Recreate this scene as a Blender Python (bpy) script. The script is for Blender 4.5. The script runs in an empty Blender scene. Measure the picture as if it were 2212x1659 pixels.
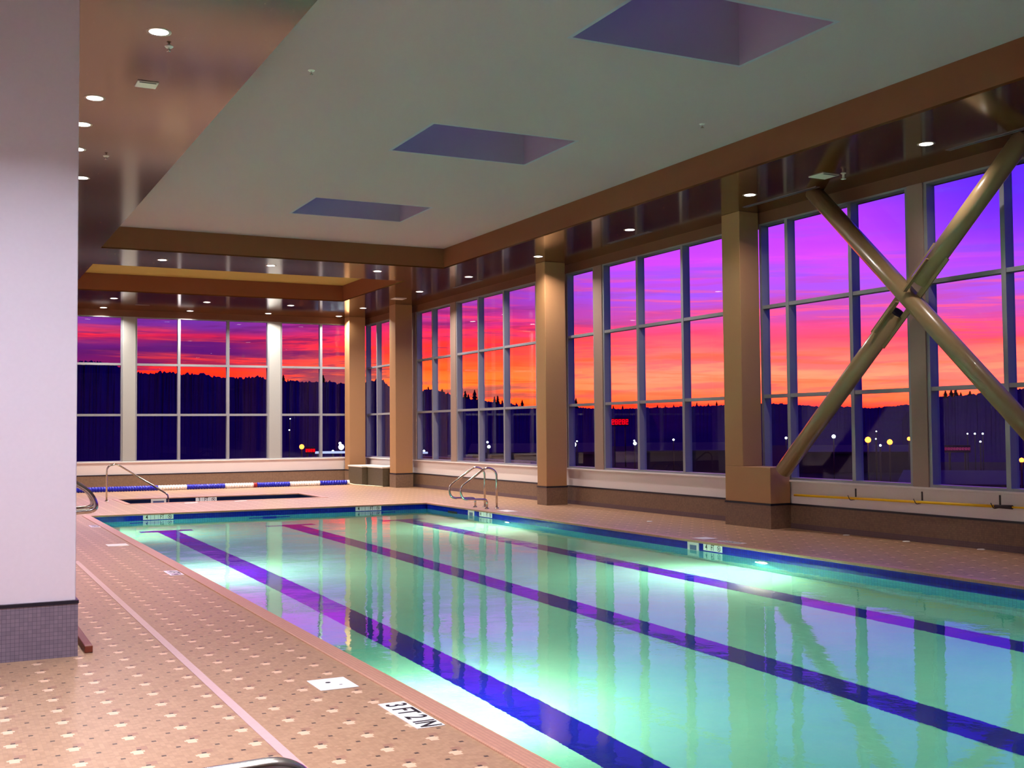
import bpy, bmesh, math, random
from mathutils import Vector, Matrix
random.seed(7)
C = bpy.context.scene.collection
R = math.radians
SC = bpy.context.scene

# ------------------------------------------------------------------ camera
def make_camera():
    yaw, pit, rol = R(26.73547), R(2.2824), R(-0.475735)
    fw = Vector((math.sin(yaw)*math.cos(pit), math.cos(yaw)*math.cos(pit), math.sin(pit)))
    r = Vector((math.cos(yaw), -math.sin(yaw), 0)); u = r.cross(fw)
    r2 = math.cos(rol)*r + math.sin(rol)*u; u2 = -math.sin(rol)*r + math.cos(rol)*u
    cd = bpy.data.cameras.new('camera'); cd.sensor_width = 36; cd.lens = 2461.746/2212*36
    cd.clip_start = .05; cd.clip_end = 3000
    co = bpy.data.objects.new('camera', cd); C.objects.link(co)
    m = Matrix((r2, u2, -fw)).transposed().to_4x4(); m.translation = Vector((0, 0, 1.7))
    co.matrix_world = m; SC.camera = co
make_camera()
SC.view_settings.view_transform = 'Standard'; SC.view_settings.look = 'None'
SC.view_settings.gamma = 1; SC.view_settings.use_curve_mapping = False
SC.view_settings.exposure = 0.0
cy = SC.cycles
cy.use_denoising = True; cy.max_bounces = 10; cy.diffuse_bounces = 4; cy.glossy_bounces = 5
cy.transmission_bounces = 6; cy.transparent_max_bounces = 12
cy.sample_clamp_indirect = 40.0; cy.caustics_refractive = True; cy.caustics_reflective = True
cy.blur_glossy = 0.0

def lin(c):
    return tuple(((x/255)/12.92 if x/255 <= .04045 else ((x/255+.055)/1.055)**2.4) for x in c)
def nd(nt, t, **kw):
    n = nt.nodes.new(t)
    for k, v in kw.items(): setattr(n, k, v)
    return n
def mth(nt, op, a, b=None, c=None, clamp=False):
    n = nt.nodes.new('ShaderNodeMath'); n.operation = op; n.use_clamp = clamp
    for i, v in enumerate((a, b, c)):
        if v is None: continue
        if isinstance(v, (int, float)): n.inputs[i].default_value = v
        else: nt.links.new(v, n.inputs[i])
    return n.outputs[0]
def mixc(nt, f, a, b, blend='MIX'):
    n = nt.nodes.new('ShaderNodeMix'); n.data_type = 'RGBA'; n.blend_type = blend
    for s, v in ((n.inputs[0], f), (n.inputs[6], a), (n.inputs[7], b)):
        if isinstance(v, (int, float)): s.default_value = v
        elif isinstance(v, tuple): s.default_value = (*v[:3], 1)
        else: nt.links.new(v, s)
    return n.outputs[2]
def ramp(nt, fac, stops, lo=None, hi=None):
    n = nt.nodes.new('ShaderNodeValToRGB'); cr = n.color_ramp
    while len(cr.elements) > 1: cr.elements.remove(cr.elements[-1])
    first = True
    for p, c in stops:
        if lo is not None: p = (p-lo)/(hi-lo)
        e = cr.elements[0] if first else cr.elements.new(p)
        e.position = p; e.color = (*c[:3], 1); first = False
    nt.links.new(fac, n.inputs[0]); return n.outputs[0]
def noise(nt, vec, scale, detail=3, rough=.5):
    n = nt.nodes.new('ShaderNodeTexNoise'); n.inputs['Scale'].default_value = scale
    n.inputs['Detail'].default_value = detail; n.inputs['Roughness'].default_value = rough
    if vec is not None: nt.links.new(vec, n.inputs['Vector'])
    return n.outputs[0]

# ------------------------------------------------------------------ sky at dusk
def make_world():
    w = bpy.data.worlds.new('dusk_sky'); SC.world = w; w.use_nodes = True; nt = w.node_tree; nt.nodes.clear()
    tc = nd(nt, 'ShaderNodeTexCoord'); sp = nd(nt, 'ShaderNodeSeparateXYZ'); nt.links.new(tc.outputs['Generated'], sp.inputs[0])
    az = mth(nt, 'MULTIPLY', mth(nt, 'ARCTAN2', sp.outputs[0], sp.outputs[1]), 57.2958)
    el = mth(nt, 'MULTIPLY', mth(nt, 'ARCSINE', sp.outputs[2]), 57.2958)
    def vec(ax, ay, tilt=0.0, off=0.0):
        cb = nd(nt, 'ShaderNodeCombineXYZ')
        nt.links.new(mth(nt, 'MULTIPLY', az, ax), cb.inputs[0])
        e2 = mth(nt, 'ADD', el, mth(nt, 'MULTIPLY', az, tilt))
        nt.links.new(mth(nt, 'MULTIPLY_ADD', e2, ay, off), cb.inputs[1]); return cb.outputs[0]
    n1 = noise(nt, vec(.045, .55, -.012), 1.6, 4, .55)
    n2 = noise(nt, vec(.085, .95, -.03, 7.0), 1.6, 6, .62)
    n3 = noise(nt, vec(.07, 1.5, .03, 3.0), 1.3, 5, .62)
    e = mth(nt, 'ADD', el, mth(nt, 'MULTIPLY', mth(nt, 'SUBTRACT', n1, .5), 2.0))
    f = mth(nt, 'DIVIDE', e, 40.0, clamp=True)
    def st(l): return [(a/40., lin(c)) for a, c in l]
    right = ramp(nt, f, st([(0, (225, 40, 20)), (.9, (246, 66, 30)), (1.5, (244, 140, 80)), (2.5, (242, 180, 132)), (3.4, (238, 145, 124)),
        (4.3, (228, 92, 130)), (5.2, (205, 92, 178)), (6.6, (182, 98, 226)), (8.2, (200, 84, 230)), (10.2, (185, 70, 236)), (13, (120, 62, 232)), (18, (80, 66, 210)), (26, (50, 46, 130)), (40, (30, 30, 66))]))
    left = ramp(nt, f, st([(0, (220, 30, 15)), (2.3, (250, 62, 16)), (2.9, (236, 60, 34)), (3.35, (140, 28, 100)), (4.0, (100, 26, 130)), (4.5, (205, 40, 80)),
        (4.9, (150, 42, 140)), (5.6, (118, 60, 190)), (6.8, (205, 86, 236)), (8.5, (236, 104, 250)), (11, (215, 92, 250)), (15, (110, 66, 220)), (26, (50, 46, 130)), (40, (30, 30, 66))]))
    mid = ramp(nt, f, st([(0, (235, 40, 15)), (1.5, (250, 138, 34)), (2.4, (252, 160, 56)), (3.2, (250, 120, 46)), (4.2, (244, 66, 58)), (5.2, (212, 50, 125)),
        (6.2, (180, 66, 190)), (7.5, (165, 80, 214)), (9.2, (222, 92, 246)), (11.5, (190, 80, 246)), (15, (100, 66, 220)), (26, (50, 46, 130)), (40, (30, 30, 66))]))
    fl = nd(nt, 'ShaderNodeMapRange', interpolation_type='SMOOTHSTEP'); fl.inputs[1].default_value = 12; fl.inputs[2].default_value = 20; nt.links.new(az, fl.inputs[0])
    fr = nd(nt, 'ShaderNodeMapRange', interpolation_type='SMOOTHSTEP'); fr.inputs[1].default_value = 25; fr.inputs[2].default_value = 35; nt.links.new(az, fr.inputs[0])
    col = mixc(nt, fl.outputs[0], left, mid); col = mixc(nt, fr.outputs[0], col, right)
    # streaks of darker cloud and of lit cloud, fading with height
    lowf = nd(nt, 'ShaderNodeMapRange'); lowf.inputs[1].default_value = 9; lowf.inputs[2].default_value = 4; nt.links.new(el, lowf.inputs[0])
    dk = nd(nt, 'ShaderNodeMapRange', interpolation_type='SMOOTHSTEP'); dk.inputs[1].default_value = .47; dk.inputs[2].default_value = .62; nt.links.new(n2, dk.inputs[0])
    # deeper purple cloud on the left side, mild on the right
    amt = nd(nt, 'ShaderNodeMapRange'); amt.inputs[1].default_value = 8; amt.inputs[2].default_value = 32; amt.inputs[3].default_value = .85; amt.inputs[4].default_value = .42; nt.links.new(az, amt.inputs[0])
    k = mth(nt, 'MULTIPLY', mth(nt, 'MULTIPLY', dk.outputs[0], lowf.outputs[0]), amt.outputs[0])
    col = mixc(nt, k, col, mixc(nt, fr.outputs[0], lin((110, 26, 110)), lin((205, 70, 120))))
    lta = nd(nt, 'ShaderNodeMapRange'); lta.inputs[1].default_value = 8; lta.inputs[2].default_value = 18; lta.inputs[3].default_value = .4; lta.inputs[4].default_value = .6; nt.links.new(az, lta.inputs[0])
    lt = nd(nt, 'ShaderNodeMapRange', interpolation_type='SMOOTHSTEP'); lt.inputs[1].default_value = .50; lt.inputs[2].default_value = .64; nt.links.new(n3, lt.inputs[0])
    col = mixc(nt, mth(nt, 'MULTIPLY', mth(nt, 'MULTIPLY', lt.outputs[0], lowf.outputs[0]), lta.outputs[0]), col, mixc(nt, fr.outputs[0], lin((255, 84, 20)), lin((250, 120, 70))))
    # a few paler violet bars higher up
    n4 = noise(nt, vec(.04, .8, .02, 11.0), 1.5, 4, .6); vb = nd(nt, 'ShaderNodeMapRange', interpolation_type='SMOOTHSTEP'); vb.inputs[1].default_value = .5; vb.inputs[2].default_value = .7; nt.links.new(n4, vb.inputs[0])
    hif = nd(nt, 'ShaderNodeMapRange'); hif.inputs[1].default_value = 4; hif.inputs[2].default_value = 6.5; nt.links.new(el, hif.inputs[0])
    col = mixc(nt, mth(nt, 'MULTIPLY', mth(nt, 'MULTIPLY', vb.outputs[0], hif.outputs[0]), .5), col, lin((150, 105, 225)))
    # away from the sunset the sky is deep blue
    ab = mth(nt, 'ABSOLUTE', mth(nt, 'SUBTRACT', az, 30))
    bk = nd(nt, 'ShaderNodeMapRange', interpolation_type='SMOOTHSTEP'); bk.inputs[1].default_value = 28; bk.inputs[2].default_value = 75; nt.links.new(ab, bk.inputs[0])
    col = mixc(nt, bk.outputs[0], col, lin((26, 22, 120)))
    bl = nd(nt, 'ShaderNodeMapRange'); bl.inputs[1].default_value = -.3; bl.inputs[2].default_value = 0; nt.links.new(el, bl.inputs[0])
    col = mixc(nt, bl.outputs[0], lin((6, 4, 22)), col)
    fa = nd(nt, 'ShaderNodeMapRange', interpolation_type='SMOOTHSTEP'); fa.inputs[1].default_value = 42; fa.inputs[2].default_value = 51; nt.links.new(az, fa.inputs[0])
    fe = nd(nt, 'ShaderNodeMapRange', interpolation_type='SMOOTHSTEP'); fe.inputs[1].default_value = 6; fe.inputs[2].default_value = 11; nt.links.new(el, fe.inputs[0])
    col = mixc(nt, mth(nt, 'MULTIPLY', mth(nt, 'MULTIPLY', fa.outputs[0], fe.outputs[0]), .75), col, lin((84, 38, 232)))
    # pink patch added high in the unseen sky to tint the skylight wells
    wz = nd(nt, 'ShaderNodeMapRange', interpolation_type='SMOOTHSTEP'); wz.inputs[1].default_value = -10; wz.inputs[2].default_value = -45; nt.links.new(az, wz.inputs[0])
    we = nd(nt, 'ShaderNodeMapRange', interpolation_type='SMOOTHSTEP'); we.inputs[1].default_value = 12; we.inputs[2].default_value = 30; nt.links.new(el, we.inputs[0])
    wt = nd(nt, 'ShaderNodeMapRange', interpolation_type='SMOOTHSTEP'); wt.inputs[1].default_value = 80; wt.inputs[2].default_value = 60; nt.links.new(el, wt.inputs[0])
    col = mixc(nt, mth(nt, 'MULTIPLY', mth(nt, 'MULTIPLY', wz.outputs[0], we.outputs[0]), mth(nt, 'MULTIPLY', wt.outputs[0], .8)), col, lin((190, 90, 110)))
    # the strongest channels are over-bright, as the sensor clipped them
    sr_ = nd(nt, 'ShaderNodeSeparateColor'); nt.links.new(col, sr_.inputs[0]); cc = nd(nt, 'ShaderNodeCombineColor')
    for i in range(3):
        c_ = sr_.outputs[i]; nt.links.new(mth(nt, 'MULTIPLY', c_, mth(nt, 'MULTIPLY_ADD', mth(nt, 'POWER', c_, (3.6, 6.0, 4.0)[i]), (4.2, .6, 2.0)[i], 1.0)), cc.inputs[i])
    col = cc.outputs[0]
    bg = nd(nt, 'ShaderNodeBackground'); bg.inputs[1].default_value = 1.0
    nt.links.new(col, bg.inputs[0]); out = nd(nt, 'ShaderNodeOutputWorld'); nt.links.new(bg.outputs[0], out.inputs[0])
make_world()
P_DOWN = 58.0      # W, one recessed downlight
P_POOL = 185.0     # W, one underwater lamp

# ------------------------------------------------------------------ materials
def pmat(name, col, rough=.5, metal=0., spec=.5, nscale=None, namt=0., bump=0., coat=0., nscale2=None):
    m = bpy.data.materials.new(name); m.use_nodes = True; nt = m.node_tree; b = nt.nodes['Principled BSDF']
    c = lin(col)
    b.inputs['Base Color'].default_value = (*c, 1); b.inputs['Roughness'].default_value = rough
    b.inputs['Metallic'].default_value = metal; b.inputs['Specular IOR Level'].default_value = spec
    b.inputs['Coat Weight'].default_value = coat
    if nscale:
        tc = nd(nt, 'ShaderNodeTexCoord'); n = noise(nt, tc.outputs['Object'], nscale, 4)
        a = tuple(x*(1-namt) for x in c); d = tuple(min(1, x*(1+namt)) for x in c)
        nt.links.new(mixc(nt, n, a, d), b.inputs['Base Color'])
        if bump:
            bp = nd(nt, 'ShaderNodeBump'); bp.inputs['Strength'].default_value = bump; bp.inputs['Distance'].default_value = .01
            nt.links.new(n, bp.inputs['Height']); nt.links.new(bp.outputs[0], b.inputs['Normal'])
    return m
def emat(name, col, s, vary=0):
    m = bpy.data.materials.new(name); m.use_nodes = True; nt = m.node_tree; nt.nodes.clear()
    e = nd(nt, 'ShaderNodeEmission'); e.inputs[0].default_value = (*lin(col), 1); e.inputs[1].default_value = s
    o = nd(nt, 'ShaderNodeOutputMaterial'); nt.links.new(e.outputs[0], o.inputs[0]); return m
def mosaic(name, c1, c2, grout, size=.0254, rough=.35, var=.5, gw=.08):
    """small square tiles on any axis-aligned face, world coordinates"""
    m = bpy.data.materials.new(name); m.use_nodes = True; nt = m.node_tree; b = nt.nodes['Principled BSDF']
    g = nd(nt, 'ShaderNodeNewGeometry'); sp = nd(nt, 'ShaderNodeSeparateXYZ'); nt.links.new(g.outputs['Position'], sp.inputs[0])
    gr = None; cells = []
    ns = nd(nt, 'ShaderNodeSeparateXYZ'); nt.links.new(g.outputs['True Normal'], ns.inputs[0])
    for i in range(3):
        q = mth(nt, 'DIVIDE', mth(nt, 'ADD', sp.outputs[i], 100.0031), size); cells.append(mth(nt, 'FLOOR', q))
        fr = mth(nt, 'FRACT', q); l = mth(nt, 'LESS_THAN', fr, gw)
        l = mth(nt, 'MULTIPLY', l, mth(nt, 'LESS_THAN', mth(nt, 'ABSOLUTE', ns.outputs[i]), .7))
        gr = l if gr is None else mth(nt, 'MAXIMUM', gr, l)
    cb = nd(nt, 'ShaderNodeCombineXYZ')
    for i in range(3): nt.links.new(cells[i], cb.inputs[i])
    wn = nd(nt, 'ShaderNodeTexWhiteNoise'); nt.links.new(cb.outputs[0], wn.inputs['Vector'])
    col = mixc(nt, mth(nt, 'MULTIPLY', wn.outputs['Value'], var), lin(c1), lin(c2))
    col = mixc(nt, gr, col, lin(grout))
    nt.links.new(col, b.inputs['Base Color']); b.inputs['Roughness'].default_value = rough
    return m

M = {}
M['ceiling'] = pmat('ceiling_paint', (182, 150, 160), .9, nscale=60, namt=.03)
M['coffer'] = pmat('coffer_paint', (176, 154, 84), .9, nscale=60, namt=.03)
M['soffit'] = pmat('soffit_gloss_paint', (90, 50, 18), .12, spec=.5, nscale=3, namt=.06)
M['bulkhead'] = pmat('bulkhead_paint', (138, 78, 48), .7, nscale=40, namt=.04)
M['head'] = pmat('head_paint', (112, 68, 46), .6)
M['column'] = pmat('column_paint', (170, 126, 84), .6, nscale=30, namt=.04)
M['bigcol'] = pmat('near_column_paint', (226, 210, 218), .6, nscale=30, namt=.03)
M['plaster'] = pmat('white_wall_paint', (226, 214, 214), .7, nscale=30, namt=.03)
M['frame'] = pmat('window_aluminium', (150, 150, 158), .38, .35, nscale=60, namt=.05)
M['post'] = pmat('post_cladding', (158, 132, 122), .5, .1, nscale=40, namt=.04)
M['postFar'] = pmat('far_post_cladding', (160, 160, 158), .5, .1, nscale=40, namt=.04)
M['poolWall'] = mosaic('pool_wall_mosaic', (60, 150, 175), (90, 180, 190), (50, 120, 150), .05, .3, .9)
M['spaTile'] = pmat('spa_navy_tile', (12, 26, 62), .25, nscale=20, namt=.3)
M['steel'] = pmat('polished_steel', (205, 196, 190), .13, 1.0)
M['chrome'] = pmat('chrome', (250, 250, 252), .22, 1.0)
M['wallTile'] = mosaic('brown_wall_mosaic', (118, 92, 74), (146, 116, 92), (100, 82, 70), .03, .5)
M['colTile'] = mosaic('grey_column_mosaic', (118, 104, 118), (142, 126, 138), (84, 72, 88), .03, .4)
M['capTile'] = pmat('black_cap_tile', (14, 16, 36), .3)
M['skirt'] = mosaic('dark_cove_tile', (100, 78, 84), (112, 88, 90), (80, 62, 70), .03, .5)
M['blueTile'] = mosaic('waterline_blue_tile', (14, 30, 165), (24, 46, 195), (10, 18, 110), .05, .12)
M['laneTile'] = pmat('lane_blue_tile', (16, 18, 155), .3, nscale=30, namt=.2)
M['white'] = pmat('white_plastic', (235, 228, 225), .4)
M['signWhite'] = pmat('sign_tile_white', (250, 246, 246), .25)
M['black'] = pmat('black_lettering', (14, 12, 14), .5)
M['faint'] = pmat('worn_grey_lettering', (172, 172, 172), .5)
M['redsym'] = pmat('dark_red_symbol', (90, 20, 50), .4)
M['dark'] = pmat('dark_recess', (20, 18, 26), .8)
M['slot'] = pmat('slot_metal', (110, 104, 118), .4, .3)
M['lampOn'] = emat('lamp_glow', (255, 244, 236), 14.0)
M['poolLampOn'] = emat('pool_lamp_glow', (255, 240, 200), 12.0)
M['trim'] = pmat('lamp_trim', (190, 178, 168), .35, .3)
M['blueFloat'] = pmat('blue_float', (10, 14, 170), .3)
M['whiteFloat'] = pmat('white_float', (238, 230, 228), .4)
M['redFloat'] = pmat('red_float', (150, 20, 20), .35)
M['rope'] = pmat('pale_rope', (225, 220, 190), .8)
M['yellow'] = pmat('yellow_fibreglass', (255, 205, 12), .4)
M['grip'] = pmat('dark_grip', (50, 40, 48), .6)
M['coping'] = mosaic('coping_tile', (190, 138, 114), (206, 154, 128), (140, 98, 84), .026, .4)
M['drain'] = pmat('drain_strip', (196, 158, 156), .5, nscale=20, namt=.08)
M['wood'] = pmat('red_brown_runner', (120, 52, 34), .45)
M['bench'] = mosaic('bench_tile', (84, 74, 58), (104, 92, 72), (66, 58, 46), .03, .5)
M['benchTop'] = pmat('bench_top', (226, 220, 210), .4)
M['hill'] = pmat('night_hill', (38, 22, 96), 1.0, spec=0, nscale=.05, namt=.3)
M['tree'] = pmat('night_tree', (8, 5, 16), 1.0, spec=0)
M['ground'] = pmat('night_ground', (10, 9, 34), 1.0, spec=.1, nscale=.1, namt=.4)
M['build'] = pmat('dark_building', (18, 20, 66), .8)
M['parapet'] = pmat('terrace_block', (150, 130, 150), .8, nscale=5, namt=.25)
M['pole'] = pmat('dark_pole', (30, 28, 40), .6)
M['lampW'] = emat('street_white', (235, 255, 250), 9.0)
M['lampO'] = emat('street_sodium', (255, 130, 40), 9.0)
M['led'] = emat('red_led', (255, 0, 10), 2.2)
M['ledP'] = emat('pink_led', (190, 40, 130), .5)
M['canopyGlow'] = emat('canopy_glow', (200, 215, 255), 1.1)

def deck_mat():
    m = bpy.data.materials.new('deck_mosaic'); m.use_nodes = True; nt = m.node_tree; b = nt.nodes['Principled BSDF']
    g = nd(nt, 'ShaderNodeNewGeometry'); sp = nd(nt, 'ShaderNodeSeparateXYZ'); nt.links.new(g.outputs['Position'], sp.inputs[0])
    X, Y = sp.outputs[0], sp.outputs[1]
    bx, by, ay = .0993, .1812, .3175
    qx = mth(nt, 'ADD', mth(nt, 'DIVIDE', mth(nt, 'SUBTRACT', X, .385), bx), 300.0)
    ci = mth(nt, 'ROUND', qx)                         # column index
    fx = mth(nt, 'MULTIPLY', mth(nt, 'SUBTRACT', qx, ci), bx)
    yy = mth(nt, 'ADD', mth(nt, 'SUBTRACT', Y, 7.201 - .001), mth(nt, 'MULTIPLY', mth(nt, 'SUBTRACT', ci, 300.0), by))
    qy = mth(nt, 'ADD', mth(nt, 'DIVIDE', yy, ay), 500.0)
    cj = mth(nt, 'ROUND', qy); fy = mth(nt, 'MULTIPLY', mth(nt, 'SUBTRACT', qy, cj), ay)
    def box(cx, cy2, hx, hy):
        a = mth(nt, 'LESS_THAN', mth(nt, 'ABSOLUTE', mth(nt, 'SUBTRACT', fx, cx)), hx)
        c = mth(nt, 'LESS_THAN', mth(nt, 'ABSOLUTE', mth(nt, 'SUBTRACT', fy, cy2)), hy)
        return mth(nt, 'MULTIPLY', a, c)
    dot = box(0, 0, .0125, .0125)
    third = mth(nt, 'LESS_THAN', mth(nt, 'ABSOLUTE', mth(nt, 'SUBTRACT', mth(nt, 'FLOORED_MODULO', ci, 3.0), 0.0)), .5)
    light = mth(nt, 'MAXIMUM', box(-.0125, -.050, .025, .0375), box(-.0125, -.0375, .0375, .0125))
    light = mth(nt, 'MULTIPLY', light, third)
    halo = mth(nt, 'MULTIPLY', box(.02, .03, .028, .028), third)
    cb = nd(nt, 'ShaderNodeCombineXYZ')
    nt.links.new(mth(nt, 'FLOOR', mth(nt, 'DIVIDE', X, .025)), cb.inputs[0]); nt.links.new(mth(nt, 'FLOOR', mth(nt, 'DIVIDE', Y, .025)), cb.inputs[1])
    wn = nd(nt, 'ShaderNodeTexWhiteNoise'); nt.links.new(cb.outputs[0], wn.inputs['Vector'])
    base = mixc(nt, wn.outputs['Value'], lin((158, 121, 90)), lin((176, 138, 105)))
    big = noise(nt, g.outputs['Position'], .8, 3)
    base = mixc(nt, mth(nt, 'MULTIPLY', big, .35), base, lin((172, 134, 112)))
    gx = mth(nt, 'LESS_THAN', mth(nt, 'FRACT', mth(nt, 'DIVIDE', X, .025)), .08); gy = mth(nt, 'LESS_THAN', mth(nt, 'FRACT', mth(nt, 'DIVIDE', Y, .025)), .08)
    base = mixc(nt, mth(nt, 'MULTIPLY', mth(nt, 'MAXIMUM', gx, gy), .5), base, lin((150, 112, 96)))
    base = mixc(nt, mth(nt, 'MULTIPLY', halo, .5), base, lin((140, 92, 80)))
    base = mixc(nt, mth(nt, 'MULTIPLY', light, .8), base, lin((232, 190, 158)))
    base = mixc(nt, mth(nt, 'MULTIPLY', dot, .9), base, lin((60, 48, 46)))
    nt.links.new(base, b.inputs['Base Color']); b.inputs['Roughness'].default_value = .42; b.inputs['Specular IOR Level'].default_value = .4
    return m
M['deck'] = deck_mat()
def pool_mat():
    m = bpy.data.materials.new('pool_aqua_plaster'); m.use_nodes = True; nt = m.node_tree; b = nt.nodes['Principled BSDF']
    g = nd(nt, 'ShaderNodeNewGeometry'); n = noise(nt, g.outputs['Position'], 2.0, 5, .6); n2 = noise(nt, g.outputs['Position'], 25, 3, .6)
    c = mixc(nt, n, lin((134, 212, 204)), lin((158, 226, 216))); c = mixc(nt, mth(nt, 'MULTIPLY', n2, .3), c, lin((90, 190, 200)))
    nt.links.new(c, b.inputs['Base Color']); b.inputs['Roughness'].default_value = .7; return m
M['poolPlaster'] = pool_mat()
def water_mat():
    m = bpy.data.materials.new('pool_water'); m.use_nodes = True; nt = m.node_tree; nt.nodes.clear()
    g = nd(nt, 'ShaderNodeNewGeometry'); mp = nd(nt, 'ShaderNodeMapping'); nt.links.new(g.outputs['Position'], mp.inputs[0])
    mp.inputs['Scale'].default_value = (1.0, 1.0, 1)
    h = mth(nt, 'ADD', mth(nt, 'MULTIPLY', noise(nt, mp.outputs[0], 1.3, 2, .4), 1.0), mth(nt, 'MULTIPLY', noise(nt, mp.outputs[0], 7.0, 3, .55), .20))
    bp = nd(nt, 'ShaderNodeBump'); bp.inputs['Strength'].default_value = 1; bp.inputs['Distance'].default_value = .0046
    nt.links.new(h, bp.inputs['Height'])
    fr = nd(nt, 'ShaderNodeFresnel'); fr.inputs[0].default_value = 1.33; nt.links.new(bp.outputs[0], fr.inputs[1])
    gl = nd(nt, 'ShaderNodeBsdfGlossy'); gl.inputs['Roughness'].default_value = 0; nt.links.new(bp.outputs[0], gl.inputs['Normal'])
    rf = nd(nt, 'ShaderNodeBsdfRefraction'); rf.inputs['IOR'].default_value = 1.33; rf.inputs['Roughness'].default_value = 0
    rf.inputs['Color'].default_value = (.82, .97, .95, 1); nt.links.new(bp.outputs[0], rf.inputs['Normal'])
    mx = nd(nt, 'ShaderNodeMixShader'); nt.links.new(fr.outputs[0], mx.inputs[0]); nt.links.new(rf.outputs[0], mx.inputs[1]); nt.links.new(gl.outputs[0], mx.inputs[2])
    o = nd(nt, 'ShaderNodeOutputMaterial'); nt.links.new(mx.outputs[0], o.inputs[0]); return m
M['water'] = water_mat()
def glass_mat():
    m = bpy.data.materials.new('window_glass'); m.use_nodes = True; nt = m.node_tree; nt.nodes.clear()
    g = nd(nt, 'ShaderNodeNewGeometry'); fr = nd(nt, 'ShaderNodeFresnel')
    nt.links.new(mth(nt, 'ADD', 1.28, mth(nt, 'MULTIPLY', g.outputs['Backfacing'], 1/1.28-1.28)), fr.inputs[0])   # same reflectance from both sides
    tr = nd(nt, 'ShaderNodeBsdfTransparent'); tr.inputs[0].default_value = (.93, .93, .96, 1)
    gl = nd(nt, 'ShaderNodeBsdfGlossy'); gl.inputs['Roughness'].default_value = 0
    mx = nd(nt, 'ShaderNodeMixShader'); nt.links.new(fr.outputs[0], mx.inputs[0]); nt.links.new(tr.outputs[0], mx.inputs[1]); nt.links.new(gl.outputs[0], mx.inputs[2])
    o = nd(nt, 'ShaderNodeOutputMaterial'); nt.links.new(mx.outputs[0], o.inputs[0]); return m
M['glass'] = glass_mat()

# ------------------------------------------------------------------ mesh helpers
class MB:
    def __init__(s): s.bm = bmesh.new()
    def box(s, x0, x1, y0, y1, z0, z1):
        v = [s.bm.verts.new((x, y, z)) for x in (x0, x1) for y in (y0, y1) for z in (z0, z1)]
        for f in ((0, 1, 3, 2), (4, 6, 7, 5), (0, 4, 5, 1), (2, 3, 7, 6), (0, 2, 6, 4), (1, 5, 7, 3)):
            s.bm.faces.new([v[i] for i in f])
        return s
    def quad(s, pts):
        s.bm.faces.new([s.bm.verts.new(p) for p in pts]); return s
    def prism(s, pts, d):
        a = [s.bm.verts.new(p) for p in pts]; b = [s.bm.verts.new(Vector(p)+Vector(d)) for p in pts]; n = len(pts)
        s.bm.faces.new(a); s.bm.faces.new(b[::-1])
        for i in range(n): s.bm.faces.new((a[i], b[i], b[(i+1) % n], a[(i+1) % n]))
        return s
    def tube(s, pts, r, n=12, cap=True, radii=None):
        pts = [Vector(p) for p in pts]; rings = []
        up = Vector((0, 0, 1))
        t0 = (pts[1]-pts[0]).normalized()
        ref = t0.cross(up);
        if ref.length < .1: ref = t0.cross(Vector((0, 1, 0)))
        ref.normalize()
        for i, p in enumerate(pts):
            if i == 0: t = pts[1]-pts[0]
            elif i == len(pts)-1: t = pts[-1]-pts[-2]
            else: t = (pts[i]-pts[i-1]).normalized()+(pts[i+1]-pts[i]).normalized()
            t.normalize(); ref = (ref - t*ref.dot(t)).normalized(); b2 = t.cross(ref)
            rr = radii[i] if radii else r
            rings.append([s.bm.verts.new(p+rr*(math.cos(2*math.pi*k/n)*ref+math.sin(2*math.pi*k/n)*b2)) for k in range(n)])
        for a, b in zip(rings, rings[1:]):
            for k in range(n):
                f = s.bm.faces.new((a[k], a[(k+1) % n], b[(k+1) % n], b[k])); f.smooth = True
        if cap: s.bm.faces.new(rings[0][::-1]); s.bm.faces.new(rings[-1])
        return s
    def lathe(s, prof, c, n=32, axis=(0, 0, 1), close=False):
        """prof: list of (r, h) along axis"""
        ax = Vector(axis).normalized(); u = ax.cross(Vector((0, 1, 0)) if abs(ax.y) < .9 else Vector((1, 0, 0))).normalized(); w = ax.cross(u); c = Vector(c); rings = []
        for r, h in prof:
            if r < 1e-6: rings.append([s.bm.verts.new(c+ax*h)])
            else: rings.append([s.bm.verts.new(c+ax*h+r*(math.cos(2*math.pi*k/n)*u+math.sin(2*math.pi*k/n)*w)) for k in range(n)])
        for a, b in zip(rings, rings[1:]):
            for k in range(n):
                k2 = (k+1) % n
                if len(a) == 1: f = s.bm.faces.new((a[0], b[k2], b[k]))
                elif len(b) == 1: f = s.bm.faces.new((a[k], a[k2], b[0]))
                else: f = s.bm.faces.new((a[k], a[k2], b[k2], b[k]))
                f.smooth = True
        return s
    def build(s, name, m, parent=None, bev=0, recalc=True, **props):
        if recalc: bmesh.ops.recalc_face_normals(s.bm, faces=s.bm.faces)
        me = bpy.data.meshes.new(name); s.bm.to_mesh(me); s.bm.free()
        if m is not None: me.materials.append(M[m] if isinstance(m, str) else m)
        o = bpy.data.objects.new(name, me); C.objects.link(o)
        if parent is not None: o.parent = parent
        if bev:
            b = o.modifiers.new('bevel', 'BEVEL'); b.width = bev; b.segments = 2; b.limit_method = 'ANGLE'
        for k, v in props.items(): o[k] = v
        return o
def empty(name, loc=(0, 0, 0), rz=0, **props):
    o = bpy.data.objects.new(name, None); C.objects.link(o); o.location = loc; o.rotation_euler = (0, 0, rz); o.empty_display_size = .1
    for k, v in props.items(): o[k] = v
    return o
def tag(o, label, cat, group=None, kind=None):
    o['label'] = label; o['category'] = cat
    if group: o['group'] = group
    if kind: o['kind'] = kind
    return o
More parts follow.
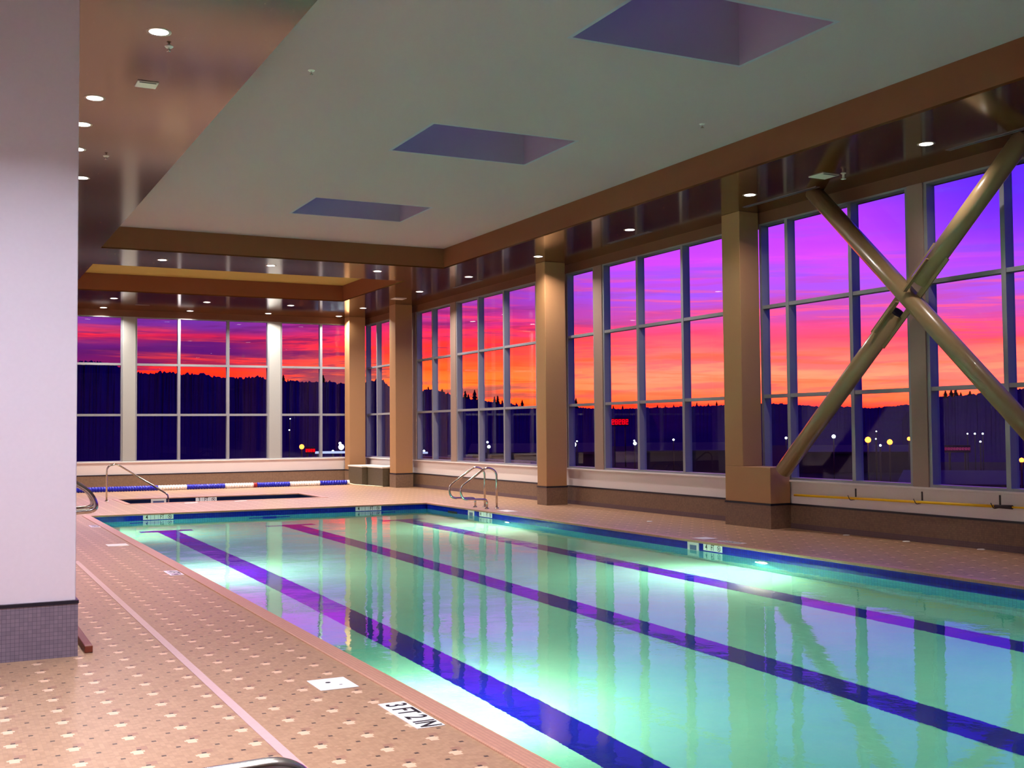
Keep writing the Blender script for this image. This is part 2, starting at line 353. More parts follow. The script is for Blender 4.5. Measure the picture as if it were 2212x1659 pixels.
def copy_tree(o, parent=None, label=None):
    c = o.copy(); C.objects.link(c); c.parent = parent
    if label: c['label'] = label
    for ch in KIDS.get(o.name, []): copy_tree(bpy.data.objects[ch], c)
    KIDS[c.name] = [k.name for k in C.objects if k.parent == c]
    return c
KIDS = {}
def reg(root):
    st = [root]
    while st:
        o = st.pop(); ks = [k for k in C.objects if k.parent == o]; KIDS[o.name] = [k.name for k in ks]; st += ks
def struct(o, label=None, cat=None):
    o['kind'] = 'structure'
    if label: o['label'] = label
    if cat: o['category'] = cat
    return o
def arc_path(pts, rad, seg=6):
    """round the corners of a polyline"""
    P = [Vector(p) for p in pts]; out = [P[0]]
    for i in range(1, len(P)-1):
        a, b, c = P[i-1], P[i], P[i+1]; d1 = (a-b); d2 = (c-b); r = min(rad[i-1] if isinstance(rad, list) else rad, d1.length*.49, d2.length*.49)
        p0 = b+d1.normalized()*r; p1 = b+d2.normalized()*r
        for k in range(seg+1):
            t = k/seg; out.append((1-t)**2*p0+2*(1-t)*t*b+t*t*p1)
    out.append(P[-1]); return out
def text_mesh(txt, size, mat, parent, loc, rot, name='lettering', extr=.0008, sx=1.0, align='CENTER'):
    cu = bpy.data.curves.new('t', 'FONT'); cu.body = txt; cu.size = size; cu.align_x = align; cu.align_y = 'CENTER'; cu.extrude = extr; cu.offset = size*.012
    t = bpy.data.objects.new('t', cu); C.objects.link(t)
    dg = bpy.context.evaluated_depsgraph_get(); dg.update()
    me = bpy.data.meshes.new_from_object(t.evaluated_get(dg)); bpy.data.objects.remove(t)
    me.materials.clear(); me.materials.append(M[mat])
    o = bpy.data.objects.new(name, me); C.objects.link(o); o.parent = parent; o.location = loc; o.rotation_euler = rot; o.scale = (sx, 1, 1)
    return o

# ------------------------------------------------------------------ dimensions
XL, XR, YF, YN = 2.78, 10.21, 24.73, 1.87        # pool
WZ = -.13                                        # water level
SX0, SX1, SY0, SY1 = 4.10, 8.82, 28.35, 30.5     # spa
XW, YW = 12.87, 36.57                            # wall faces
X0, Y0 = -1.5, -3.0                              # hidden left wall and near wall
ZS, ZT, Z1, Z2 = .81, 5.24, 2.24, 3.80           # sill, head, transoms
ZB, ZC = 5.47, 5.94                              # soffit, ceiling
ZTILE = .42

# ------------------------------------------------------------------ floor with openings
fl = MB()
T = -.25
def slab(a, b, c, d): fl.box(a, b, c, d, T, 0)
g_ = .1
slab(X0-.4, XL-g_, Y0-.4, YF+g_); slab(XR+g_, XW+.4, Y0-.4, YF+g_); slab(XL-g_, XR+g_, Y0-.4, YN-g_)
slab(X0-.4, XW+.4, YF+g_, SY0-g_); slab(X0-.4, XW+.4, SY1+g_, YW+.4); slab(X0-.4, SX0-g_, SY0-g_, SY1+g_); slab(SX1+g_, XW+.4, SY0-g_, SY1+g_)
struct(fl.build('floor', 'deck'), 'tan mosaic tile pool deck with pale and dark accent tiles', 'floor')

# ------------------------------------------------------------------ pool
pool = empty('swimming_pool', ((XL+XR)/2, (YF+YN)/2, 0)); tag(pool, 'long lap pool of turquoise water with blue lane lines', 'pool'); pool['kind'] = 'structure'
pool.location = (0, 0, 0)
D = -1.25
def basin(x0, x1, y0, y1, d, zt, parent, mat, wall='poolWall'):
    b = MB(); t = .2
    b.box(x0-t, x0, y0-t, y1+t, d-t, zt); b.box(x1, x1+t, y0-t, y1+t, d-t, zt)
    b.box(x0, x1, y0-t, y0, d-t, zt); b.box(x0, x1, y1, y1+t, d-t, zt)
    b.build('basin_wall', wall, parent)
    b = MB(); b.box(x0, x1, y0, y1, d-t, d); return b.build('basin_floor', mat, parent)
basin(XL, XR, YN, YF, D, -.2, pool, 'poolPlaster')
bt = MB(); t = .2
bt.box(XL-t, XL, YN-t, YF+t, -.2, -.012); bt.box(XR, XR+t, YN-t, YF+t, -.2, -.012); bt.box(XL, XR, YN-t, YN, -.2, -.012); bt.box(XL, XR, YF, YF+t, -.2, -.012)
bt.build('waterline_tile', 'blueTile', pool)
cp = MB(); cw = .13; ov = .02
cp.box(XL-cw, XL+ov, YN-cw, YF+cw, -.025, .012); cp.box(XR-ov, XR+cw, YN-cw, YF+cw, -.025, .012); cp.box(XL+ov, XR-ov, YN-cw, YN+ov, -.025, .012); cp.box(XL+ov, XR-ov, YF-ov, YF+cw, -.025, .012)
cp.build('coping', 'coping', pool, bev=.006)
for k in (1, 3, 5):
    x = XL+(XR-XL)*k/6
    b = MB(); b.box(x-.19, x+.19, YN+1.5, YF-1.5, D, D+.004); b.box(x-.5, x+.5, YF-1.8, YF-1.5, D, D+.0045); b.box(x-.5, x+.5, YN+1.5, YN+1.8, D, D+.0045)
    b.build('lane_line', 'laneTile', pool)
    b = MB(); b.box(x-.15, x+.15, YF-.004, YF, D+.25, D+.85); b.box(x-.45, x+.45, YF-.0045, YF, D+.45, D+.68); b.build('wall_target', 'laneTile', pool)
w = MB(); w.quad([(XL-.05, YN-.05, WZ), (XR+.05, YN-.05, WZ), (XR+.05, YF+.05, WZ), (XL-.05, YF+.05, WZ)]); w.build('water', 'water', pool)

spa = empty('hot_tub'); tag(spa, 'small sunken spa pool with dark blue tile beyond the lap pool', 'spa pool'); spa['kind'] = 'structure'
basin(SX0, SX1, SY0, SY1, -1.0, -.35, spa, 'poolPlaster', 'spaTile')
bt = MB()
bt.box(SX0-t, SX0, SY0-t, SY1+t, -.35, -.01); bt.box(SX1, SX1+t, SY0-t, SY1+t, -.35, -.01); bt.box(SX0, SX1, SY0-t, SY0, -.35, -.01); bt.box(SX0, SX1, SY1, SY1+t, -.35, -.01)
bt.build('waterline_tile', 'spaTile', spa)
cp = MB(); c2 = .12
cp.box(SX0-c2, SX0+.01, SY0-c2, SY1+c2, -.02, .01); cp.box(SX1-.01, SX1+c2, SY0-c2, SY1+c2, -.02, .01); cp.box(SX0+.01, SX1-.01, SY0-c2, SY0+.01, -.02, .01); cp.box(SX0+.01, SX1-.01, SY1-.01, SY1+c2, -.02, .01)
cp.build('coping', 'coping', spa, bev=.005)
w = MB(); w.quad([(SX0-.05, SY0-.05, -.2), (SX1+.05, SY0-.05, -.2), (SX1+.05, SY1+.05, -.2), (SX0-.05, SY1+.05, -.2)]); w.build('water', 'water', spa)

# underwater lamps
def pool_lamp(x, y, z, nx, label, power=1.0):
    r = empty('pool_light', (x, y, z)); tag(r, label, 'underwater light', 'underwater pool lights')
    b = MB(); b.lathe([(.0, 0), (.125, 0), (.125, .012), (.105, .02), (.10, .02)], (0, 0, 0), axis=(nx, 0, 0)); b.build('lamp_ring', 'steel', r)
    b = MB(); b.lathe([(.10, .018), (.07, .03), (0, .036)], (0, 0, 0), axis=(nx, 0, 0)); b.build('lens', 'poolLampOn', r)
    ld = bpy.data.lights.new('pool_lamp_light', 'AREA'); ld.shape = 'DISK'; ld.size = .2; ld.energy = P_POOL*power; ld.color = (1, .92, .56); ld.spread = R(170)
    lo = bpy.data.objects.new('pool_lamp_light', ld); C.objects.link(lo); lo.parent = r; lo.location = (nx*.06, 0, 0)
    lo.rotation_euler = Vector((nx, 0, -.40)).to_track_quat('-Z', 'Y').to_euler()
for y, lb in ((4.6, 'round pool lamp in the right wall nearest the camera'), (12.58, 'glowing pool lamp in the right wall just past the skimmer and 4 FT sign'), (20.5, 'glowing pool lamp in the right wall beside the far ladder')):
    pool_lamp(XR-.001, y, -.42, -1, lb)
for y, lb in ((8.0, 'glowing pool lamp in the left wall beside the white skimmer lid'), (16.2, 'pool lamp in the left wall near the middle of the pool'), (22.5, 'pool lamp in the left wall near the far end')):
    pool_lamp(XL+.001, y, -.42, 1, lb)
ld = bpy.data.lights.new('spa_lamp_light', 'AREA'); ld.shape = 'DISK'; ld.size = .2; ld.energy = 12; ld.color = (.7, .85, 1)
lo = bpy.data.objects.new('spa_lamp_light', ld); C.objects.link(lo); lo.parent = spa; lo.location = (SX1-.1, 29.4, -.6); lo.rotation_euler = (0, R(90), 0)

# ------------------------------------------------------------------ depth signs on the pool wall
def nodive(parent, c, u, v, n, r=.035):
    """ring with slash and small figure; u,v in-plane axes, n normal"""
    c, u, v, n = map(Vector, (c, u, v, n)); e = empty('no_diving_symbol', c); e.parent = parent
    b = MB()
    N = 28
    for k in range(N):
        a0, a1 = 2*math.pi*k/N, 2*math.pi*(k+1)/N
        q = [r*(math.cos(a0)*u+math.sin(a0)*v), r*(math.cos(a1)*u+math.sin(a1)*v), .8*r*(math.cos(a1)*u+math.sin(a1)*v), .8*r*(math.cos(a0)*u+math.sin(a0)*v)]
        b.quad([p+n*.001 for p in q])
    d = (u-v).normalized(); p = (u+v).normalized()
    b.quad([x+n*.0012 for x in (-.85*r*d+.1*r*p, .85*r*d+.1*r*p, .85*r*d-.1*r*p, -.85*r*d-.1*r*p)])
    b.build('ring', 'redsym', e)
    b = MB(); b.quad([x+n*.0014 for x in (.1*r*u+.5*r*v, .4*r*u+.35*r*v, -.1*r*u-.5*r*v, -.35*r*u-.35*r*v)])
    b.build('diver', 'black', e)
def wall_sign(base, u, n, chars, w, h, label):
    """base: top-left corner in world, u: reading direction"""
    base, u, n = Vector(base), Vector(u), Vector(n); r = empty('depth_marker', base); tag(r, label, 'depth sign', 'tiled depth signs')
    k = len(chars); tw = w/k; v = Vector((0, 0, 1))
    rot = Matrix((u, v, n)).transposed().to_euler()
    for i, ch in enumerate(chars):
        a = u*(tw*i+.002); b2 = u*(tw*(i+1)-.002)
        b = MB(); b.prism([a+n*.004, b2+n*.004, b2-v*h+n*.004, a-v*h+n*.004], -n*.004); b.build('tile', 'signWhite', r)
        c = u*(tw*(i+.5))-v*(h/2)+n*.0045
        if ch == 'O': nodive(r, c, u, v, n, min(tw, h)*.42)
        elif ch: text_mesh(ch.strip('~'), h*1.25, 'faint' if '~' in ch else 'black', r, c, rot, sx=.75 if len(ch) < 2 or '~' in ch else .62)
    return r
sh = .1
wall_sign((3.83, YF-.001, -.02), (1, 0, 0), (0, -1, 0), ['4', '~1', 'FT', 'O'], .62, sh, '4 FT no diving sign at the left end of the far pool wall')
wall_sign((8.46, YF-.001, -.02), (1, 0, 0), (0, -1, 0), ['4', '~1', 'FT', 'O'], .62, sh, '4 FT no diving sign near the right end of the far pool wall')
wall_sign((XR-.001, 13.97, -.02), (0, -1, 0), (-1, 0, 0), ['4', 'FT', 'O'], .46, sh, '4 FT no diving sign on the right pool wall beside the nearer skimmer')
wall_sign((XR-.001, 21.85, -.02), (0, -1, 0), (-1, 0, 0), ['4', '~1', 'FT', 'O'], .62, sh, '4 FT no diving sign on the right pool wall under the ladder')
wall_sign((6.05, SY1-.001, -.02), (1, 0, 0), (0, -1, 0), ['3', 'FT', 'O'], .55, .12, '3 FT no diving sign on the far wall of the spa')
def skimmer(base, u, n, w, h, label):
    base, u, n = Vector(base), Vector(u), Vector(n); v = Vector((0, 0, 1)); r = empty('skimmer', base); tag(r, label, 'pool skimmer', 'white skimmer mouths')
    b = MB(); f = .05
    for (a0, a1, b0, b1) in ((0, w, 0, f), (0, w, h-f, h), (0, f, f, h-f), (w-f, w, f, h-f)):
        b.prism([u*a0-v*b0+n*.012, u*a1-v*b0+n*.012, u*a1-v*b1+n*.012, u*a0-v*b1+n*.012], -n*.012)
    b.build('frame', 'white', r)
    b = MB(); b.quad([u*f-v*f+n*.003, u*(w-f)-v*f+n*.003, u*(w-f)-v*(h-f)+n*.003, u*f-v*(h-f)+n*.003]); b.build('flap', pmat('skimmer_flap', (95, 105, 150), .4), r)
skimmer((XR-.001, 14.36, -.015), (0, -1, 0), (-1, 0, 0), .28, .24, 'white framed skimmer mouth left of the nearer 4 FT sign')
skimmer((XR-.001, 22.40, -.015), (0, -1, 0), (-1, 0, 0), .30, .24, 'white framed skimmer mouth beside the sign under the far ladder')
skimmer((4.92, SY1-.001, -.015), (1, 0, 0), (0, -1, 0), .38, .24, 'white framed skimmer mouth in the far wall of the spa')
b = MB(); b.box(XR-.006, XR-.001, 23.0, 23.5, -.32, -.1); tag(b.build('pool_inlet_grate', 'dark'), 'dark rectangular grate in the pool wall by the far right corner', 'grate')

# ------------------------------------------------------------------ deck plates
def lid(x, y, w, d, label, hole=True):
    r = empty('deck_plate', (x, y, 0)); tag(r, label, 'deck lid', 'white deck lids')
    b = MB(); b.box(-w/2, w/2, -d/2, d/2, 0, .006); b.build('plate', 'white', r, bev=.002)
    if hole:
        b = MB(); b.lathe([(.0, .0068), (.018, .0068), (.018, .006)], (-.02, .04, 0), 14); b.build('finger_hole', 'dark', r)
        b = MB(); b.box(.03, .05, -.06, -.05, .006, .0068); b.build('slot', 'dark', r)
lid(2.385, 7.45, .26, .33, 'white square lid on the deck beside the 3 FT floor marker')
lid(2.44, 18.15, .30, .36, 'white square lid on the left deck beyond the column', False)
lid(10.55, 14.4, .26, .3, 'white lid on the right deck above the nearer skimmer', False)
lid(10.62, 21.35, .26, .5, 'white lid on the right deck by the far ladder', False)
lid(5.45, 28.0, .3, .2, 'white lid on the deck before the left half of the spa', False)
lid(6.65, 28.05, .3, .16, 'white lid on the deck before the middle of the spa', False)
for i, (x, y) in enumerate(((12.72, 13.66), (12.75, 12.45), (12.78, 11.13), (11.6, 17.5))):
    b = MB(); b.lathe([(0, .012), (.045, .012), (.055, .004), (.055, 0)], (0, 0, 0), 20); o = b.build('deck_anchor_cap', 'white'); o.location = (x, y, 0)
    tag(o, ['small white cap in the deck by the column pedestal', 'small white cap in the deck below the wide window post', 'small white cap in the deck at the right edge of the photo', 'small cap in the right deck beyond the near 4 FT sign'][i], 'deck cap', 'white caps along the right wall')
def floor_marker(x, y, chars, L, W, label, up=1, group='depth markers set in the deck'):
    r = empty('floor_depth_marker', (x, y, 0)); tag(r, label, 'depth marker', group)
    k = len(chars); tl = L/k
    for i, ch in enumerate(chars):
        yc = up*(L/2-tl*(i+.5))
        b = MB(); b.box(-W/2, W/2, yc-tl/2+.002, yc+tl/2-.002, 0, .005); b.build('tile', 'signWhite', r)
        rot = (0, 0, R(-90) if up > 0 else R(90))
        if ch == 'O': nodive(r, (0, yc, .0055), (0, -up, 0), (up, 0, 0), (0, 0, 1), W*.36)
        else: text_mesh(ch, W*1.1, 'black', r, (0, yc, .006), rot, sx=.8)
floor_marker(2.54, 6.43, ['3', 'FT', '2', 'IN'], .66, .17, 'white 3 FT 2 IN marker in the left deck nearest the camera')
floor_marker(2.56, 14.2, ['4', 'FT', 'O'], .5, .16, 'white depth marker in the left deck halfway along the pool')
floor_marker(2.56, 22.0, ['4', 'FT', 'O'], .5, .16, 'white depth marker in the left deck near the far corner')
floor_marker(10.53, 13.7, ['4', 'FT', 'O'], .5, .16, 'white depth marker in the right deck above the near 4 FT sign', -1)
b = MB(); b.box(1.625, 1.685, -2.5, 16.2, 0, .004); tag(b.build('trench_drain', 'drain'), 'long thin pale drain strip running along the left deck', 'drain')

# ------------------------------------------------------------------ outer walls
def strip(b, *a): b.box(*a)
b = MB(); b.box(XW, XW+.35, Y0, YW+.35, T, ZS-.03); struct(b.build('wall_right', 'plaster'), 'low white wall under the right windows', 'wall')
b = MB(); b.box(X0, XW, YW, YW+.35, T, ZS-.03); struct(b.build('wall_far', 'plaster'), 'low white wall under the far windows', 'wall')
b = MB(); b.box(X0-.3, X0, Y0-.3, YW+.35, T, 7.2); struct(b.build('wall_left', 'plaster'), 'painted left wall', 'wall')
b = MB(); b.box(X0, XW+.35, Y0-.3, Y0, T, 7.2); struct(b.build('wall_near', 'plaster'), 'painted wall behind the camera', 'wall')
b = MB(); b.box(XW-.03, XW, Y0, YW-.03, 0, ZTILE-.03); struct(b.build('baseboard_right', 'wallTile'), 'brown mosaic tile base under the right windows', 'tile base')
b = MB(); b.box(X0, XW, YW-.03, YW, 0, ZTILE-.03); struct(b.build('baseboard_far', 'wallTile'), 'brown mosaic tile base under the far windows', 'tile base')
b = MB(); b.box(XW-.035, XW, Y0, YW-.035, ZTILE-.03, ZTILE); b.box(X0, XW, YW-.035, YW, ZTILE-.03, ZTILE); struct(b.build('trim_1', 'capTile'), 'thin black tile line capping the tile base', 'trim')
b = MB(); b.box(XW-.035, XW-.03, Y0, YW-.035, 0, .09); struct(b.build('trim_2', 'skirt'), 'dark cove tile at the foot of the right wall', 'trim')
b = MB(); b.box(XW-.05, XW+.35, Y0, YW-.05, ZS-.03, ZS); b.box(X0, XW+.35, YW-.05, YW+.35, ZS-.03, ZS); struct(b.build('trim_3', 'plaster', bev=.004), 'white window sill ledge', 'window sill')
b = MB(); b.box(XW, XW+.35, Y0, YW+.35, ZT+.03, 7.2); b.box(X0, XW, YW, YW+.35, ZT+.03, 7.2); struct(b.build('trim_4', 'head'), 'brown wall band above the windows', 'wall band')

# ------------------------------------------------------------------ ceiling, bulkheads, soffit
XB, YB, XLB = 10.54, 24.43, 2.93
cx = sorted([XLB, 6.10, 8.35, XB]); holes = [(-1.9, -.3), (3.55, 5.15), (9.0, 10.58), (14.44, 16.08), (19.96, 21.58)]
b = MB(); b.box(XLB-.1, 6.05, -2.4, YB+.1, ZC, ZC+.12); b.box(8.40, XB+.1, -2.4, YB+.1, ZC, ZC+.12)
yy = -2.4
for h0, h1 in holes: b.box(6.05, 8.40, yy, h0-.05, ZC, ZC+.12); yy = h1+.05
b.box(6.05, 8.40, yy, YB+.1, ZC, ZC+.12)
struct(b.build('ceiling', 'ceiling'), 'large grey-white painted ceiling over the pool', 'ceiling')
M['shaft'] = pmat('skylight_shaft_paint', (168, 154, 180), .85)
for i, (h0, h1) in enumerate(holes[1:]):
    r = empty('trim_%d' % (10+i), (0, 0, 0)); struct(r, ['square skylight well over the near end of the pool', 'large skylight well at the top edge of the photo', 'middle one of the three skylight wells in the photo', 'farthest skylight well'][i], 'skylight')
    b = MB(); t2 = .05
    b.box(6.10-t2, 6.10, h0-t2, h1+t2, ZC+.0005, 7.4); b.box(8.35, 8.35+t2, h0-t2, h1+t2, ZC+.0005, 7.4); b.box(6.10, 8.35, h0-t2, h0, ZC+.0005, 7.4); b.box(6.10, 8.35, h1, h1+t2, ZC+.0005, 7.4)
    b.build('shaft', 'shaft', r)
    b = MB(); b.box(6.05, 8.40, h0-.05, h1+.05, 7.42, 7.44); b.build('glass', 'glass', r)
# bulkhead faces and soffit as one ring: soffit sheet with two openings
C2 = (3.05, 10.52, 26.8, 31.84)
b = MB()
def sf(x0, x1, y0, y1): b.box(x0, x1, y0, y1, ZB, ZB+.03)
sf(X0, XLB, Y0, YW); sf(XB, XW, Y0, YW); sf(XLB, XB, Y0, -2.0); sf(XLB, XB, YB, C2[2]); sf(XLB, XB, C2[3], YW); sf(XLB, C2[0], C2[2], C2[3]); sf(C2[1], XB, C2[2], C2[3])
struct(b.build('trim_5', 'soffit'), 'glossy dark brown soffit around the ceiling coffers', 'soffit')
b = MB()
b.box(XLB-.1, XLB, -2.0, YB, ZB+.03, ZC+.1); b.box(XB, XB+.1, -2.0, YB, ZB+.03, ZC+.1); b.box(XLB-.1, XB+.1, YB, YB+.1, ZB+.03, ZC+.1); b.box(XLB-.1, XB+.1, -2.1, -2.0, ZB+.03, ZC+.1)
struct(b.build('trim_6', 'bulkhead'), 'reddish brown bulkhead faces around the pool ceiling', 'bulkhead')
b = MB(); b.box(C2[0]-.1, C2[0], C2[2]-.1, C2[3]+.1, ZB+.03, ZC); b.box(C2[1], C2[1]+.1, C2[2]-.1, C2[3]+.1, ZB+.03, ZC); b.box(C2[0], C2[1], C2[2]-.1, C2[2], ZB+.03, ZC); b.box(C2[0], C2[1], C2[3], C2[3]+.1, ZB+.03, ZC)
struct(b.build('trim_7', 'bulkhead'), 'brown faces of the small coffer above the spa', 'bulkhead')
b = MB(); b.box(C2[0]-.1, C2[1]+.1, C2[2]-.1, C2[3]+.1, ZC, ZC+.1); struct(b.build('trim_8', 'coffer'), 'olive tan ceiling panel of the coffer above the spa', 'ceiling panel')
b = MB(); b.box(X0-.3, XW+.35, Y0-.3, YW+.35, 7.46, 7.6)
b.bm.free(); b = MB(); yy = Y0-.3
b.box(X0-.3, 6.05, Y0-.3, YW+.35, 7.3, 7.42); b.box(8.40, XW+.35, Y0-.3, YW+.35, 7.3, 7.42)
for h0, h1 in holes[1:]: b.box(6.05, 8.40, yy, h0-.05, 7.3, 7.42); yy = h1+.05
b.box(6.05, 8.40, yy, YW+.35, 7.3, 7.42)
struct(b.build('trim_9', 'dark'), 'flat roof deck above the ceiling', 'roof')

# ------------------------------------------------------------------ columns
def column(x0, x1, y0, y1, label, name='column', mat='column', tile='wallTile', ped=None):
    r = empty(name, ((x0+x1)/2, (y0+y1)/2, 0)); tag(r, label, 'column', 'square columns along the windows' if name == 'column' else None); r['kind'] = 'structure'
    cx, cyy = (x0+x1)/2, (y0+y1)/2; a, b2 = (x1-x0)/2, (y1-y0)/2
    if ped:
        py0, py1 = ped[0]-cyy, ped[1]-cyy; zt = ped[2]
        b = MB(); b.box(-a, a, py0, py1, ZTILE, zt); b.build('pedestal', mat, r, bev=.008)
        b = MB(); b.box(-a, a, -b2, b2, zt, ZB); b.build('shaft', mat, r, bev=.01)
        q = (-a, a, py0, py1)
    else:
        b = MB(); b.box(-a, a, -b2, b2, ZTILE, ZB); b.build('shaft', mat, r, bev=.01); q = (-a, a, -b2, b2)
    b = MB(); b.box(q[0]-.006, q[1]+.006, q[2]-.006, q[3]+.006, 0, ZTILE-.03); b.build('tile_base', tile, r)
    b = MB(); b.box(q[0]-.012, q[1]+.012, q[2]-.012, q[3]+.012, ZTILE-.03, ZTILE); b.build('tile_cap', 'capTile', r)
    return r
column(12.42, 12.84, 15.82, 16.32, 'brown square column standing on a braced pedestal, right side', ped=(15.1, 16.32, 1.03))
column(12.14, 12.66, 22.42, 22.86, 'brown square column behind the pool ladder, right wall')
column(12.16, 12.70, 31.85, 32.36, 'brown square column beside the two bench boxes')
column(12.10, 12.66, 35.95, 36.42, 'brown square column in the far right corner of the room')
column(12.42, 12.84, 8.2, 8.7, 'brown square column beyond the right edge of the photo', ped=(8.2, 9.45, 1.03))
bc = empty('wide_column', (0, 0, 0)); tag(bc, 'wide pale column at the left edge with grey tiled base', 'column'); bc['kind'] = 'structure'
b = MB(); b.box(-.62, .955, 9.34, 9.86, ZTILE, ZB); b.build('shaft', 'bigcol', bc, bev=.008)
b = MB(); b.box(-.635, .97, 9.325, 9.875, 0, ZTILE-.02); b.build('tile_base', 'colTile', bc)
b = MB(); b.box(-.64, .975, 9.32, 9.88, ZTILE-.02, ZTILE+.005); b.build('tile_cap', 'capTile', bc)

# ------------------------------------------------------------------ windows
fd, gd = .0, .12
def window_right(n, y0, y1, mull, label):
    r = empty('window_%d' % n, (0, 0, 0)); struct(r, label, 'window')
    x0, x1 = XW+.005, XW+.17
    b = MB(); f = .06
    b.box(x0, x1, y0, y0+f, ZS, ZT+.03); b.box(x0, x1, y1-f, y1, ZS, ZT+.03); b.box(x0, x1, y0+f, y1-f, ZS, ZS+.04); b.box(x0, x1, y0+f, y1-f, ZT, ZT+.03)
    b.build('frame', 'frame', r)
    for z in (Z1, Z2):
        b = MB(); b.box(x0+.01, x1-.01, y0+f, y1-f, z-.03, z+.03); b.build('transom', 'frame', r)
    for y in mull:
        b = MB(); b.box(x0, x1, y-.04, y+.035, ZS+.04, ZT); b.build('mullion', 'frame', r)
    b = MB(); b.box(x0+gd, x0+gd+.008, y0+.03, y1-.03, ZS+.02, ZT+.01); b.build('glass', 'glass', r)
def window_far(n, a0, a1, mull, label):
    r = empty('window_%d' % n, (0, 0, 0)); struct(r, label, 'window')
    y0, y1 = YW+.005, YW+.17
    b = MB(); f = .05
    b.box(a0, a0+f, y0, y1, ZS, ZT+.03); b.box(a1-f, a1, y0, y1, ZS, ZT+.03); b.box(a0+f, a1-f, y0, y1, ZS, ZS+.03); b.box(a0+f, a1-f, y0, y1, ZT, ZT+.03)
    b.build('frame', 'frame', r)
    for z in (Z1, Z2):
        b = MB(); b.box(a0+f, a1-f, y0+.01, y1-.01, z-.035, z+.035); b.build('transom', 'frame', r)
    for x in mull:
        b = MB(); b.box(x-.04, x+.04, y0, y1, ZS+.03, ZT); b.build('mullion', 'frame', r)
    b = MB(); b.box(a0+.03, a1-.03, y0+gd, y0+gd+.008, ZS+.02, ZT+.01); b.build('glass', 'glass', r)
window_right(1, 32.3, 36.5, [35.44, 33.9], 'narrow right wall window in the far corner behind the benches')
window_right(2, 29.35, 31.96, [30.72], 'two-pane right wall window left of the grey post beyond the ladder')
window_right(3, 24.22, 29.0, [27.55, 26.02], 'three-pane right wall window behind the pool ladder')
window_right(4, 21.5, 22.75, [], 'single tall right wall window next to the column behind the ladder')
window_right(5, 16.3, 21.16, [19.79, 18.2], 'three-pane right wall window between grey post and pedestal column')
window_right(6, 12.4, 15.85, [15.14, 13.63], 'right wall window behind the left half of the crossed braces')
window_right(7, 8.3, 12.1, [10.73, 9.2], 'right wall window behind the right half of the crossed braces')
window_right(8, Y0+.1, 8.3, [7.5, 6.0, 4.5, 3.0, 1.5, 0, -1.5], 'right wall windows beside the near end of the pool')
for i, (y0, y1, lb) in enumerate(((29.0, 29.35, 'wide grey window post beyond the pool ladder'), (21.16, 21.5, 'wide grey window post right of the ladder column'), (12.1, 12.4, 'wide grey window post behind the crossing braces'), (22.75, 24.22, 'wall panel hidden behind the ladder column'), (31.96, 32.3, 'wall panel behind the column by the benches'))):
    b = MB(); b.box(XW-.015, XW+.2, y0, y1, ZS, ZT+.03); struct(b.build('trim_%d' % (20+i), 'post', bev=.004), lb, 'window post')
window_far(9, 5.42, 9.59, [6.74, 8.27], 'three-pane far window in the middle of the end wall')
window_far(10, X0, 5.05, [-.4, 1.1, 2.2, 3.67], 'far window at the left end beside the wide column')
window_far(11, 9.97, 12.84, [11.34], 'far window at the right end of the end wall')
for i, (a0, a1, lb) in enumerate(((5.05, 5.42, 'wide grey post in the far window wall, left one'), (9.59, 9.97, 'wide grey post in the far window wall, right one'))):
    b = MB(); b.box(a0, a1, YW-.015, YW+.2, ZS, ZT+.03); struct(b.build('trim_%d' % (30+i), 'postFar', bev=.004), lb, 'window post')

# ------------------------------------------------------------------ crossed braces
XB2 = 12.5; rb = .135
P1a = Vector((XB2, 14.86, .98)); P1b = Vector((XB2, 10.0, 5.47)); P2a = Vector((XB2, 14.02, 5.47)); P2b = Vector((XB2, 9.58, 1.14))
br = empty('cross_brace', (0, 0, 0)); tag(br, 'large tan steel X brace of round pipes before the right windows', 'structural brace')
d1 = (P1b-P1a).normalized(); d2 = (P2b-P2a).normalized()
# crossing point
A = P1a; Bq = P2a
den = d1.y*d2.z-d1.z*d2.y; tt = ((Bq.y-A.y)*d2.z-(Bq.z-A.z)*d2.y)/den; X = A+d1*tt
M['brace'] = pmat('brace_gloss_paint', (150, 124, 88), .28, nscale=30, namt=.03, coat=.3)
b = MB(); b.tube([P2a, P2b], rb, 28); b.build('through_pipe', 'brace', br)
b = MB(); b.tube([P1a, X-d1*.30], rb, 28); b.build('lower_pipe', 'brace', br)
b = MB(); b.tube([X+d1*.30, P1b], rb, 28); b.build('upper_pipe', 'brace', br)
nrm = Vector((1, 0, 0)); side = d1.cross(nrm).normalized()
for sgn in (1, -1):
    for s2 in (1, -1):
        a0 = X+d1*sgn*.13; a1 = X+d1*sgn*.85
        w0 = side*s2*(rb-.0); w1 = side*s2*(rb+.05)
        b = MB(); b.prism([a0+w0*.7+nrm*.012, a1+w0*.7+nrm*.012, a1+w1+nrm*.012, a0+w1+nrm*.012], nrm*-.024); b.build('gusset_plate', 'brace', br)
    b = MB(); a0 = X+d1*sgn*.10; a1 = X+d1*sgn*.7; b.prism([a0-nrm*(rb-.02)+side*.012, a1-nrm*(rb-.02)+side*.012, a1-nrm*(rb+.05)+side*.012, a0-nrm*(rb+.05)+side*.012], side*-.024); b.build('gusset_plate', 'brace', br)
    b = MB(); b.lathe([(0, 0), (rb*.86, 0)], X+d1*sgn*.299, 24, axis=-d1*sgn); b.build('pipe_end', 'dark', br)

